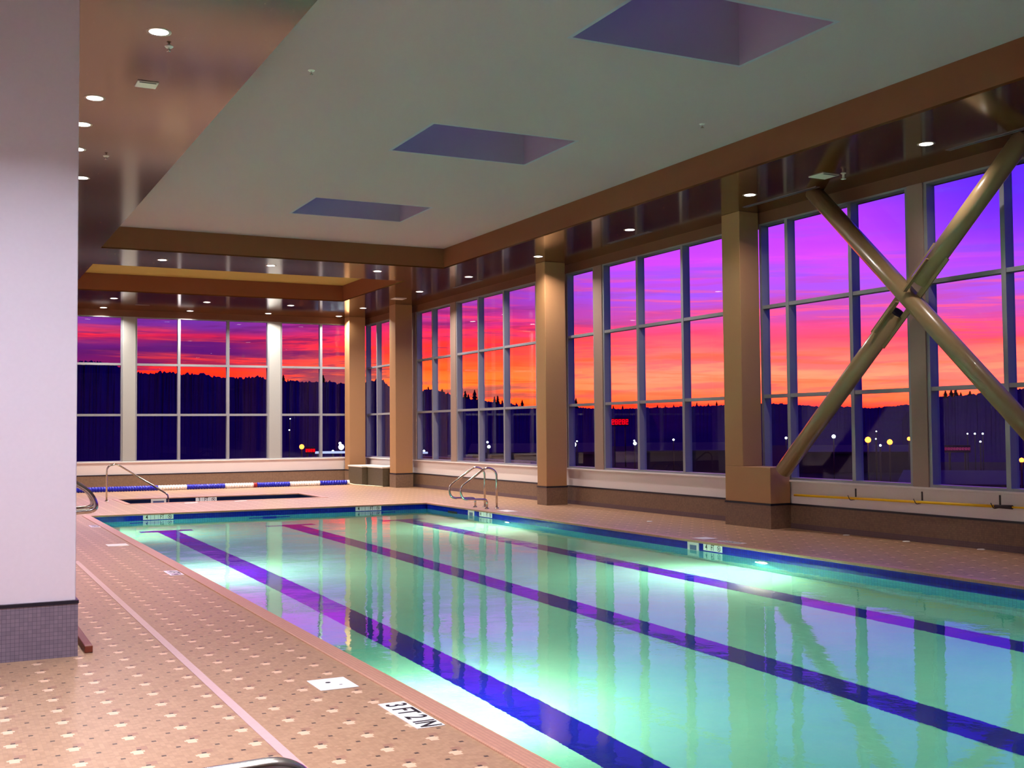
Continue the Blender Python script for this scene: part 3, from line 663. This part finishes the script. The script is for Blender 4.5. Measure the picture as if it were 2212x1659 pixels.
# ------------------------------------------------------------------ recessed downlights
def make_down(label, power=1.0, tint=(1, .88, .83)):
    r = empty('downlight'); tag(r, label, 'ceiling light', 'recessed round downlights in the soffit')
    b = MB(); b.lathe([(.085, .0), (.115, -.004), (.118, .0)], (0, 0, 0), 28); b.build('trim_ring', 'trim', r)
    b = MB(); b.lathe([(0, -.008), (.05, -.0075), (.088, -.003)], (0, 0, 0), 24); b.build('lens', 'lampOn', r)
    ld = bpy.data.lights.new('downlight_lamp', 'AREA'); ld.shape = 'DISK'; ld.size = .16; ld.energy = P_DOWN*power; ld.color = tint; ld.spread = R(142)
    lo = bpy.data.objects.new('downlight_lamp', ld); C.objects.link(lo); lo.parent = r; lo.location = (0, 0, -.03)
    reg(r); return r
spots = [(1.82, 10.95, 'left soffit downlight nearest the top of the photo'), (1.54, 13.45, 'bright left soffit downlight beside the wide column, upper of the close pair'), (1.54, 14.67, 'bright left soffit downlight beside the wide column, lower of the close pair'),
 (1.61, 16.0, 'small left soffit downlight half hidden by the wide column edge'), (1.86, 17.78, 'lowest left soffit downlight beside the wide column'),
 (11.77, 10.99, 'right soffit downlight above the crossed braces, nearest'), (11.73, 14.65, 'right soffit downlight above the pedestal column'), (11.70, 18.2, 'right soffit downlight over the three-pane window bay'), (11.68, 21.86, 'right soffit downlight in front of the ladder column'),
 (11.66, 25.47, 'right soffit downlight above the window behind the ladder'), (11.68, 28.73, 'right soffit downlight beside the square vent near the benches'), (11.66, 33.3, 'soffit downlight just left of the bench box corner, front row'), (11.75, 35.95, 'soffit downlight nearest the far right corner column'),
 (4.38, 33.5, 'front row downlight above the left far window'), (4.42, 36.1, 'back row downlight close above the left far window'), (6.95, 33.47, 'front row downlight above the middle far window'), (6.98, 36.1, 'back row downlight close above the middle far window'),
 (9.42, 33.4, 'front row downlight above the right far window'), (9.4, 35.95, 'back row downlight close above the right far post'), (4.35, 25.6, 'left one of the downlights between the two ceiling coffers'), (6.73, 25.5, 'middle one of the downlights between the two ceiling coffers'), (9.26, 25.42, 'right one of the downlights between the two ceiling coffers'),
 (1.8, 5.4, 'left soffit downlight over the near deck'), (1.8, 2.7, 'left soffit downlight beside the camera'), (.3, 4.0, 'soffit downlight over the near left deck'), (.1, 6.3, 'added unseen soffit downlight washing the front of the wide column'), (.75, 6.3, 'added unseen soffit downlight washing the front edge of the wide column'),
 (1.8, 21.5, 'left soffit downlight hidden behind the wide column'), (1.8, 25.4, 'left soffit downlight level with the far pool end'), (1.8, 30.0, 'left soffit downlight level with the spa'), (11.75, 7.3, 'right soffit downlight beyond the right photo edge'), (11.75, 3.7, 'right soffit downlight at the near end')]
d0 = make_down(spots[0][2]); d0.location = (spots[0][0], spots[0][1], ZB)
dimmed = {}   # the window-side lamps run dimmer, the two unseen ones added to brighten the wide column cooler
for x, y, lb in spots[1:]:
    c = copy_tree(d0, None, lb); c.location = (x, y, ZB)
    if 'washing' in lb: k = 2.1
    elif y < 8 and x < 3: k = .62
    elif x > 11 and y < 24: k = .48 if y < 12 else (.6 if y < 16 else (.9 if y < 20 else 1.2))
    elif y > 24: k = 2.0
    else: k = 1.1 if y > 13 else 1.0
    key = (k, 'washing' in lb)
    for l in [o for o in C.objects if o.parent == c and o.type == 'LIGHT']:
        if key not in dimmed:
            dd = l.data.copy(); dimmed[key] = dd; dd.energy = P_DOWN*k
            if key[1]: dd.color = (.76, .82, 1.0); dd.spread = R(124)
            if y < 6 and x < 3: dd.spread = R(110)
            if y > 24: dd.color = (1, .92, .82)
        l.data = dimmed[key]

# ------------------------------------------------------------------ vents, slots, sprinklers
def vent(x, y, label, s=.2):
    r = empty('ceiling_vent', (x, y, ZB)); tag(r, label, 'air vent', 'square white ceiling vents')
    b = MB(); b.box(-s, s, -s, s, -.012, 0); b.build('plate', 'white', r, bev=.003)
    b = MB(); b.box(-s*.8, s*.8, -s*.95, -s*.72, -.0135, -.012); b.build('slot', 'dark', r)
vent(1.98, 12.67, 'white square vent in the left soffit between the downlights', .11)
vent(11.85, 13.05, 'pale square vent above the left brace end', .16)
vent(11.75, 30.5, 'pale square vent in the soffit near the benches', .18)
for i, (x, y0, y1, lb) in enumerate(((12.3, 9.2, 11.1, 'slot diffuser over the right brace end'), (12.3, 13.7, 15.5, 'slot diffuser over the left brace end'), (12.16, 18.2, 19.7, 'slot diffuser above the three-pane window bay'), (12.2, 25.9, 27.6, 'slot diffuser above the window behind the ladder'))):
    r = empty('slot_diffuser', (x, (y0+y1)/2, ZB)); tag(r, 'thin metal '+lb, 'slot diffuser', 'linear slot diffusers'); L = (y1-y0)/2
    b = MB(); b.box(-.045, -.012, -L, L, -.008, 0); b.box(.012, .045, -L, L, -.008, 0); b.box(-.045, .045, -L-.01, -L, -.008, 0); b.box(-.045, .045, L, L+.01, -.008, 0); b.build('rim', 'slot', r)
    b = MB(); b.box(-.012, .012, -L, L, -.004, 0); b.build('slot', 'dark', r)
r = empty('slot_diffuser', (5.36, 34.88, ZB)); tag(r, 'short metal slot diffuser above the left far window post', 'slot diffuser', 'linear slot diffusers')
b = MB(); b.box(-.2, .2, -.045, .045, -.008, 0); b.build('rim', 'slot', r)
for i, (x, y, z, lb) in enumerate(((1.98, 11.33, ZB, 'left soffit below the top downlight'), (2.01, 16.23, ZB, 'left soffit near the lower downlights'), (3.88, 12.88, ZC, 'main ceiling near the left bulkhead'), (9.49, 12.87, ZC, 'main ceiling near the right bulkhead'), (12.0, 12.8, ZB, 'right soffit beside the square vent'))):
    r = empty('sprinkler_head', (x, y, z)); tag(r, 'small sprinkler head in the '+lb, 'sprinkler', 'ceiling sprinkler heads')
    s = 1.8 if i == 4 else 1
    b = MB(); b.lathe([(0, -.012), (.03, -.012), (.04, -.002), (.042, 0)], (0, 0, 0), 18); b.build('escutcheon', 'white', r)
    b = MB(); b.tube([(0, 0, -.01), (0, 0, -.05*s)], .010*s, 10); b.lathe([(0, -.052*s), (.022*s, -.05*s), (.022*s, -.047*s), (0, -.047*s)], (0, 0, 0), 12); b.build('deflector', 'white' if i == 4 else 'steel', r)

# ------------------------------------------------------------------ grab rails
def rail_profile(y): # metres, in the plane Y = y, over the pool edge at the right side
    return arc_path([(10.79, y, 0), (10.79, y, .80), (10.56, y, .90), (9.93, y, .47), (9.97, y, .22), (10.56, y, .20), (10.555, y, 0)], [.18, .16, .10, .16, .08], 8)
ldr = empty('pool_ladder', (0, 0, 0)); tag(ldr, 'pair of bent steel ladder rails at the far right pool corner', 'pool ladder')
for y in (22.2, 22.8):
    b = MB(); b.tube(rail_profile(y), .023, 14); rl = b.build('hand_rail', 'steel', ldr)
    for x in (10.79, 10.555):
        b = MB(); b.lathe([(.024, .03), (.035, .026), (.05, .004), (.05, 0)], (x, y, 0), 20); b.build('flange', 'steel', rl)
sr = empty('spa_handrail', (0, 0, 0)); tag(sr, 'thin steel handrail sloping into the left end of the spa', 'handrail')
b = MB(); b.tube(arc_path([(3.76, 29.9, 0), (3.76, 29.9, .86), (3.98, 29.9, .93), (5.24, 29.9, .12), (5.3, 29.9, -.5)], [.16, .16, .08], 8), .021, 12); rl = b.build('hand_rail', 'steel', sr)
b = MB(); b.lathe([(.024, .03), (.05, .004), (.05, 0)], (3.76, 29.9, 0), 18); b.build('flange', 'steel', rl)
ps = empty('portable_pool_steps', (0, 0, 0)); tag(ps, 'portable pool steps with bent chrome handrails hidden behind the wide column', 'pool steps')
for y, dz in ((10.5, -.012), (10.72, .0)):
    b = MB(); b.tube(arc_path([(.35, y, .1), (.35, y, 1.55+dz), (.6, y, 1.55+dz), (1.19, y, 1.20+dz), (1.255, y, 1.04+dz), (.92, y, 1.022+dz), (.72, y, .9), (.72, y, .1)], [.1, .14, .15, .13, .12, .1], 8), .022, 14); b.build('hand_rail', 'steel', ps)
for k in range(3):
    b = MB(); b.box(.15+k*.05, .85, 10.3+k*.28, 10.58+k*.28, .18+.22*k, .22+.22*k); b.build('step', 'white', ps, bev=.008)
for x in (.08, 1.06):
    b = MB(); b.prism([(x-.03, 9.95 if x < 1 else 9.42, 0), (x+.03, 9.95 if x < 1 else 9.42, 0), (x+.03, 11.4, .0), (x-.03, 11.4, .0)], (0, 0, .055)); b.build('base_runner', 'wood', ps, bev=.006)
for y in (10.35, 11.1):
    b = MB(); b.box(.08, 1.04, y-.03, y+.03, .055, .1); b.build('cross_bar', 'wood', ps)
gr = empty('grab_rail', (0, 0, 0)); tag(gr, 'polished chrome grab rail top at the bottom edge of the photo', 'grab rail')
b = MB(); b.tube(arc_path([(.22, 2.62, 0), (.22, 2.62, .86), (.44, 2.6, .9255), (.745, 2.6, .934), (.85, 2.6, .74), (.85, 2.6, 0)], [.1, .1, .075, .1], 10), .026, 20); rl = b.build('hand_rail', 'chrome', gr)
for x in (.22, .85):
    b = MB(); b.lathe([(.027, .03), (.055, .004), (.055, 0)], (x, 2.61, 0), 20); b.build('flange', 'chrome', rl)

# ------------------------------------------------------------------ bench boxes
for x0, y0, y1, lb in ((11.85, 34.0, 35.3, 'left'), (12.02, 32.6, 33.95, 'right')):
    r = empty('bench_box', (0, 0, 0)); tag(r, 'dark grey tiled box bench with white top, %s one of the pair' % ('farther' if lb == 'left' else 'nearer'), 'bench', 'two tiled bench boxes')
    b = MB(); b.box(x0, 12.62 if y0 > 33 else 12.8, y0, y1, 0, .555); b.build('body', 'bench', r)
    b = MB(); b.box(x0-.02, 12.63 if y0 > 33 else 12.81, y0-.02, y1+.02, .555, .60); b.build('top', 'benchTop', r, bev=.006)

# ------------------------------------------------------------------ lane rope on the floor
lr = empty('lane_rope', (0, 0, 0)); tag(lr, 'blue and white lane rope of plastic floats lying along the far wall', 'lane rope')
def fl_sec(x0, x1, mat, rad=.075):
    n = max(2, int((x1-x0)/.075)); prof = []
    for k in range(n):
        h0 = x0+(x1-x0)*k/n; h1 = x0+(x1-x0)*(k+1)/n; d = h1-h0
        prof += [(rad*.75, h0), (rad, h0+.2*d), (rad, h0+.8*d), (rad*.75, h1)]
    prof = [(0, x0)]+prof+[(0, x1)]
    b = MB(); b.lathe(prof, (0, 34.55, rad), 16, axis=(1, 0, 0)); b.build('float_section', mat, lr)
def px2x(px): return 3.47+(px-157)/(752-157)*(11.62-3.47)
for a, c, m in ((60, 157, 'whiteFloat'), (157, 325, 'blueFloat'), (325, 385, 'whiteFloat'), (385, 467, 'blueFloat'), (467, 530, 'whiteFloat'), (530, 538, 'redFloat'), (538, 612, 'blueFloat'), (612, 682, 'whiteFloat'), (682, 746, 'blueFloat'), (746, 752, 'whiteFloat')):
    fl_sec(px2x(a), px2x(c), m)
b = MB(); b.tube([(11.6, 34.5, .05), (11.68, 34.2, .015), (11.80, 33.7, .012), (11.93, 33.0, .012), (11.97, 32.45, .012)], .012, 8); b.build('rope_end', 'rope', lr)

# ------------------------------------------------------------------ yellow pole on hooks
yp = empty('pool_pole', (0, 0, 0)); tag(yp, 'long yellow telescopic pool pole hung on the low right wall', 'pole')
b = MB(); b.tube([(12.80, 14.95, .565), (12.80, 10.88, .605)], .019, 14); b.build('outer_tube', 'yellow', yp)
b = MB(); b.tube([(12.80, 10.9, .605), (12.80, 10.62, .608)], .024, 14, radii=[.022, .028]); b.build('grip', 'grip', yp)
b = MB(); b.tube([(12.80, 10.62, .608), (12.80, 8.9, .622)], .013, 12); b.build('inner_tube', 'yellow', yp)
for y, lb in ((13.6, 'left'), (12.25, 'middle'), (10.88, 'right')):
    z = .565+(14.95-y)*.0098
    r = empty('pole_hook', (XW, y, z)); tag(r, 'small dark wall hook holding the yellow pole, %s of the three' % lb, 'wall hook', 'hooks under the yellow pole')
    b = MB(); b.box(-.012, 0, -.02, .0, .02, .15); b.build('back_plate', 'grip', r)
    b = MB(); b.tube(arc_path([(-.005, .02, -.024), (-.10, .02, -.030), (-.105, .06, .045)], .03, 5), .006, 8); b.build('hook', 'grip', r)

# ------------------------------------------------------------------ outdoors
EYE = Vector((0, 0, 1.7))
def polar(az, el, d): a = R(az); return Vector((d*math.sin(a), d*math.cos(a), 1.7+d*math.tan(R(el))))
GZ = -6.0
b = MB(); b.quad([(-900, 37.5, GZ), (1400, 37.5, GZ), (1400, 1400, GZ), (-900, 1400, GZ)]); b.quad([(13.6, -600, GZ), (1400, -600, GZ), (1400, 37.5, GZ), (13.6, 37.5, GZ)])
o = b.build('ground', 'ground', recalc=False); struct(o, 'dark ground outside below the windows', 'ground')
ridge = [(-30, 2.5), (-10, 3.0), (0, 3.2), (5.65, 3.27), (6.51, 3.32), (7.54, 3.14), (8.38, 2.84), (9.22, 2.75), (9.54, 2.84), (10.25, 2.8), (10.4, 2.71), (10.76, 2.78), (11.58, 2.77), (11.84, 2.65), (13.33, 2.55), (14.22, 2.66), (14.66, 2.5), (15.11, 2.43), (17.36, 2.36), (18.39, 2.25), (19.58, 2.38), (20.15, 2.54), (20.63, 2.05), (21.99, 1.88), (22.87, 2.0), (23.61, 1.69), (24.26, 1.55), (25.08, 1.45), (25.42, 1.35), (26.59, 1.22), (27.54, 1.05)]
ridge2 = [(24, .9), (27, 1.0), (29.84, 1.08), (31.23, 0.95), (32.15, 0.96), (34.91, 1.03), (37.18, 1.09), (39.19, 1.16), (40.29, 1.1), (42.04, 0.94), (43.11, 0.93), (44.18, 0.85), (45.23, 0.94), (46.17, 1.02), (47.31, 1.1), (50.94, 1.1), (60, 1.3), (80, 1.6), (110, 1.4)]
ridge3 = [(45.6, .3), (46.17, 1.0), (47.31, 1.3), (48.92, 1.40), (50.94, 1.66), (60, 2.0), (75, 2.2)]
def interp(r, a):
    for (a0, e0), (a1, e1) in zip(r, r[1:]):
        if a0 <= a <= a1: return e0+(e1-e0)*(a-a0)/(a1-a0)
def hill(name, rd, d, depth, jit, label, seed):
    rnd = random.Random(seed); b = MB(); a = rd[0][0]; pts = []
    while a <= rd[-1][0]:
        pts.append((a, interp(rd, a)+rnd.random()*jit)); a += .06
    rows = []
    for fr, dd in ((0, -depth), (.55, -depth*.5), (.9, -depth*.15), (1, 0), (.9, depth*.4), (0, depth)):
        row = []
        for a, e in pts:
            h = d*math.tan(R(e))+1.7-GZ
            j = 1 if fr == 1 else (1-.02*rnd.random())
            row.append(b.bm.verts.new(((d+dd)*math.sin(R(a)), (d+dd)*math.cos(R(a)), GZ+h*fr*j)))
        rows.append(row)
    for r0, r1 in zip(rows, rows[1:]):
        for i in range(len(pts)-1): b.bm.faces.new((r0[i], r0[i+1], r1[i+1], r1[i]))
    return struct(b.build(name, 'hill', recalc=False), label, 'hill')
hill('hill', ridge, 420, 150, .13, 'dark wooded hill rising behind the far windows', 1)
hill('hill', ridge2, 700, 200, .06, 'low distant tree-covered ridge behind the right windows', 2)
hill('hill', ridge3, 380, 120, .10, 'dark tree-covered rise at the right edge of the view', 3)
def conifer(seed):
    rnd = random.Random(seed); r = empty('conifer_tree'); tag(r, 'dark conifer silhouetted on the ridge against the sunset', 'tree', 'conifers on the skyline')
    b = MB(); b.tube([(0, 0, 0), (0, 0, .97)], .01, 6, radii=[.018, .003]); b.build('trunk', 'tree', r)
    b = MB(); n = 11
    for k in range(n):
        z = .12+.8*k/n; w = .24*(1-k/n)**.8*(.75+.5*rnd.random())+.02; nn = 9
        c = [b.bm.verts.new((rnd.uniform(-.01, .01), 0, z+.13)), b.bm.verts.new((0, 0, z-.01))]
        ring = [b.bm.verts.new((w*(.7+.6*rnd.random())*math.cos(6.2832*i/nn), w*(.7+.6*rnd.random())*math.sin(6.2832*i/nn), z-.03*rnd.random())) for i in range(nn)]
        for i in range(nn): b.bm.faces.new((ring[i], ring[(i+1) % nn], c[0])); b.bm.faces.new((ring[(i+1) % nn], ring[i], c[1]))
    b.build('foliage', 'tree', r); reg(r); return r
protos = [conifer(s) for s in (11, 12, 13)]
trees = [((15.38, 2.82), 16), ((15.6, 2.59), 8), ((17.32, 2.82), 20), ((17.64, 2.55), 10), ((18.2, 2.42), 8), ((19.58, 2.66), 10), ((19.99, 2.73), 12), ((20.29, 2.59), 10), ((22.22, 2.07), 10), ((22.53, 2.21), 14), ((23.22, 2.11), 14), ((23.52, 1.92), 10), ((24.38, 1.99), 18), ((24.54, 1.82), 12), ((24.85, 2.05), 20), ((25.85, 1.7), 14), ((26.01, 1.74), 14), ((26.24, 1.53), 8), ((27.24, 1.52), 16), ((26.94, 1.38), 8),
 ((29.94, 1.59), 22), ((31.23, 1.16), 8), ((31.81, 1.18), 8), ((32.27, 1.2), 8), ((34.0, 1.2), 8), ((34.38, 1.17), 7), ((34.8, 1.21), 8), ((35.94, 1.29), 10), ((36.5, 1.24), 8), ((36.91, 1.33), 10), ((40.07, 1.22), 6), ((46.49, 1.36), 12), ((47.56, 1.69), 16), ((47.82, 1.73), 14), ((48.01, 1.77), 20), ((48.23, 1.59), 10), ((48.63, 1.65), 12), ((49.13, 1.66), 10), ((50.51, 1.89), 12)]
for i, ((az, el), hp) in enumerate(trees):
    d = 415 if az < 28.5 else (690 if az < 46 else 375)
    d += (i % 4)*8
    h = (hp+9)/2461*d*1.05; p = polar(az, el, d)
    o = protos[i] if i < 3 else copy_tree(protos[i % 3])
    wd = h*(1.0 if az < 46 else 1.3)
    o.location = (p.x, p.y, p.z-h); o.scale = (wd, wd, h); o.rotation_euler = (0, 0, random.random()*6)
# street lamps
lamps = [(29.78, -.57, 120, 'W', .30), (29.8, -.78, 90, 'W', .30), (29.97, -.62, 130, 'W', .12), (32.83, -.61, 150, 'W', .15), (32.86, -.75, 120, 'W', .25), (34.77, -.58, 160, 'W', .2), (40.22, -.53, 150, 'W', .22), (42.46, -.47, 150, 'W', .34),
 (44.04, -.64, 140, 'O', .50), (44.4, -.6, 170, 'W', .14), (45.03, -.75, 130, 'O', .42), (44.6, -.91, 120, 'W', .16), (45.9, -.6, 150, 'O', .34), (46.05, -.78, 120, 'O', .28), (44.43, -.24, 190, 'W', .14), (16.27, -.77, 110, 'O', .34), (18.2, -.80, 95, 'W', .34), (18.14, -.62, 120, 'W', .2), (17.79, -1.01, 90, 'W', .14),
 (25.55, -.86, 100, 'W', .2), (25.48, -.63, 120, 'W', .16), (22.3, -1.04, 90, 'W', .12), (22.12, -.73, 110, 'W', .12), (48.48, -.38, 200, 'W', .16), (48.8, -.38, 200, 'W', .2), (49.14, -.38, 200, 'W', .2), (49.03, -.75, 150, 'W', .16), (50.76, -1.6, 80, 'O', .22), (15.67, .06, 250, 'W', .2), (15.71, .61, 300, 'W', .2)]
for i, (az, el, d, k, r0) in enumerate(lamps):
    r0 *= .72
    p = polar(az, el, d); z0 = GZ
    side = 'far windows' if az < 19 else ('window behind the ladder' if az < 28 else ('three-pane right window' if az < 38 else 'braced windows'))
    r = empty('street_lamp', (p.x, p.y, z0)); tag(r, ('orange' if k == 'O' else 'white')+' street lamp shining outside the '+side, 'street lamp', ('orange' if k == 'O' else 'white')+' street lamps outside the '+side)
    b = MB(); b.tube([(0, 0, 0), (0, 0, p.z-z0-r0*.5)], .08, 6); b.build('pole', 'pole', r)
    b = MB(); b.lathe([(0, -r0), (r0*.7, -r0*.7), (r0, 0), (r0*.7, r0*.7), (0, r0)], (0, 0, p.z-z0), 10); b.build('lamp_globe', 'lampO' if k == 'O' else 'lampW', r)
def board(name, az0, az1, el0, el1, d, mat, label, cat, blocks, posts=True):
    a = polar(az0, el0, d); c = polar(az1, el1, d); e0 = Vector((a.x, a.y, 0)); e1 = Vector((c.x, c.y, 0)); u = (e1-e0).normalized(); W = (e1-e0).length; H = a.z-c.z; n = Vector((-u.y, u.x, 0));
    if n.dot(e0) > 0: n = -n
    r = empty(name, (a.x, a.y, c.z)); tag(r, label, cat)
    b = MB(); z = Vector((0, 0, 1)); b.prism([Vector((0, 0, -.3)), u*W-z*.3, u*W+z*(H+.3), z*(H+.3)], -n*.4); b.build('panel', 'build', r)
    for k in range(blocks):
        x0 = W*(k+.1)/blocks; x1 = W*(k+.88)/blocks
        b = MB()
        for (p0, p1, q0, q1) in ((x0, x1, 0, .18), (x0, x1, .41, .59), (x0, x1, .82, 1), (x0, x0+(x1-x0)*.22, 0, 1), (x1-(x1-x0)*.22, x1, .0 if k % 2 else .5, 1)):
            b.prism([u*p0+z*H*q0+n*.02, u*p1+z*H*q0+n*.02, u*p1+z*H*q1+n*.02, u*p0+z*H*q1+n*.02], n*.04)
        b.build('led_character', mat, r)
    if posts:
        b = MB(); hb = c.z-GZ
        for f in (.2, .8): b.tube([u*W*f-n*.2-z*hb, u*W*f-n*.2], .15, 8)
        b.build('support_post', 'pole', r)
board('led_sign', 31.69, 32.56, .46, .2, 230, 'led', 'bright red illuminated sign seen through the three-pane right window', 'sign', 5)
board('led_sign', 16.45, 16.93, -.88, -1.03, 180, 'led', 'small red illuminated sign seen through the right far window', 'sign', 4)
board('led_sign', 47.46, 48.6, -1.02, -1.14, 150, 'ledP', 'dim pink illuminated sign strip behind the crossed braces', 'sign', 9)
def house(az, d, w, dep, h, roof, label):
    p = polar(az, 0, d); r = empty('building', (p.x, p.y, GZ), -R(az)); tag(r, label, 'building', 'dark low buildings outside')
    b = MB(); b.box(-w/2, w/2, 0, dep, 0, h); b.build('wall', 'build', r)
    b = MB(); b.prism([(-w/2-.6, -.6, h), (w/2+.6, -.6, h), (w/2+.6, dep/2, h+roof), (-w/2-.6, dep/2, h+roof)], (0, 0, .3)); b.prism([(-w/2-.6, dep+.6, h), (w/2+.6, dep+.6, h), (w/2+.6, dep/2, h+roof), (-w/2-.6, dep/2, h+roof)], (0, 0, .3)); b.build('roof', 'build', r)
house(36.2, 185, 18, 14, 3.8, 1.2, 'dark low building seen through the three-pane right window')
house(43.2, 200, 20, 14, 3.2, 1.0, 'dark low building behind the left brace window')
house(49.6, 95, 13, 14, 2.9, .8, 'dark low building behind the right brace window')
house(28.0, 140, 16, 14, 4.6, 1.0, 'dark low building beyond the ladder column window')
cn = empty('lit_canopy', tuple(polar(18.0, -1.16, 85).xy)+(GZ,), -R(18)); tag(cn, 'pale lit canopy low outside the right far window', 'canopy')
hz = polar(18, -1.12, 85).z-GZ
b = MB(); b.box(-1.6, 1.6, 0, 3, hz, hz+.12); b.build('roof', 'canopyGlow', cn)
b = MB();
for x in (-1.4, 1.4): b.tube([(x, 1, 0), (x, 1, hz)], .1, 8)
b.build('support_post', 'pole', cn)
cn2 = empty('lit_canopy', tuple(polar(22.1, -1.2, 80).xy)+(GZ,), -R(22)); tag(cn2, 'small pale lit canopy low outside the two-pane right window', 'canopy')
hz = polar(22.1, -1.18, 80).z-GZ
b = MB(); b.box(-.55, .55, 0, 2, hz, hz+.10); b.build('roof', 'canopyGlow', cn2)
b = MB(); b.tube([(0, 1, 0), (0, 1, hz)], .1, 8); b.build('support_post', 'pole', cn2)
b = MB(); b.box(17.9, 18.2, 34.2, 46.0, GZ, .62); tag(b.build('terrace_wall', 'parapet', kind='structure'), 'low pale block wall outside the windows behind the ladder', 'wall')
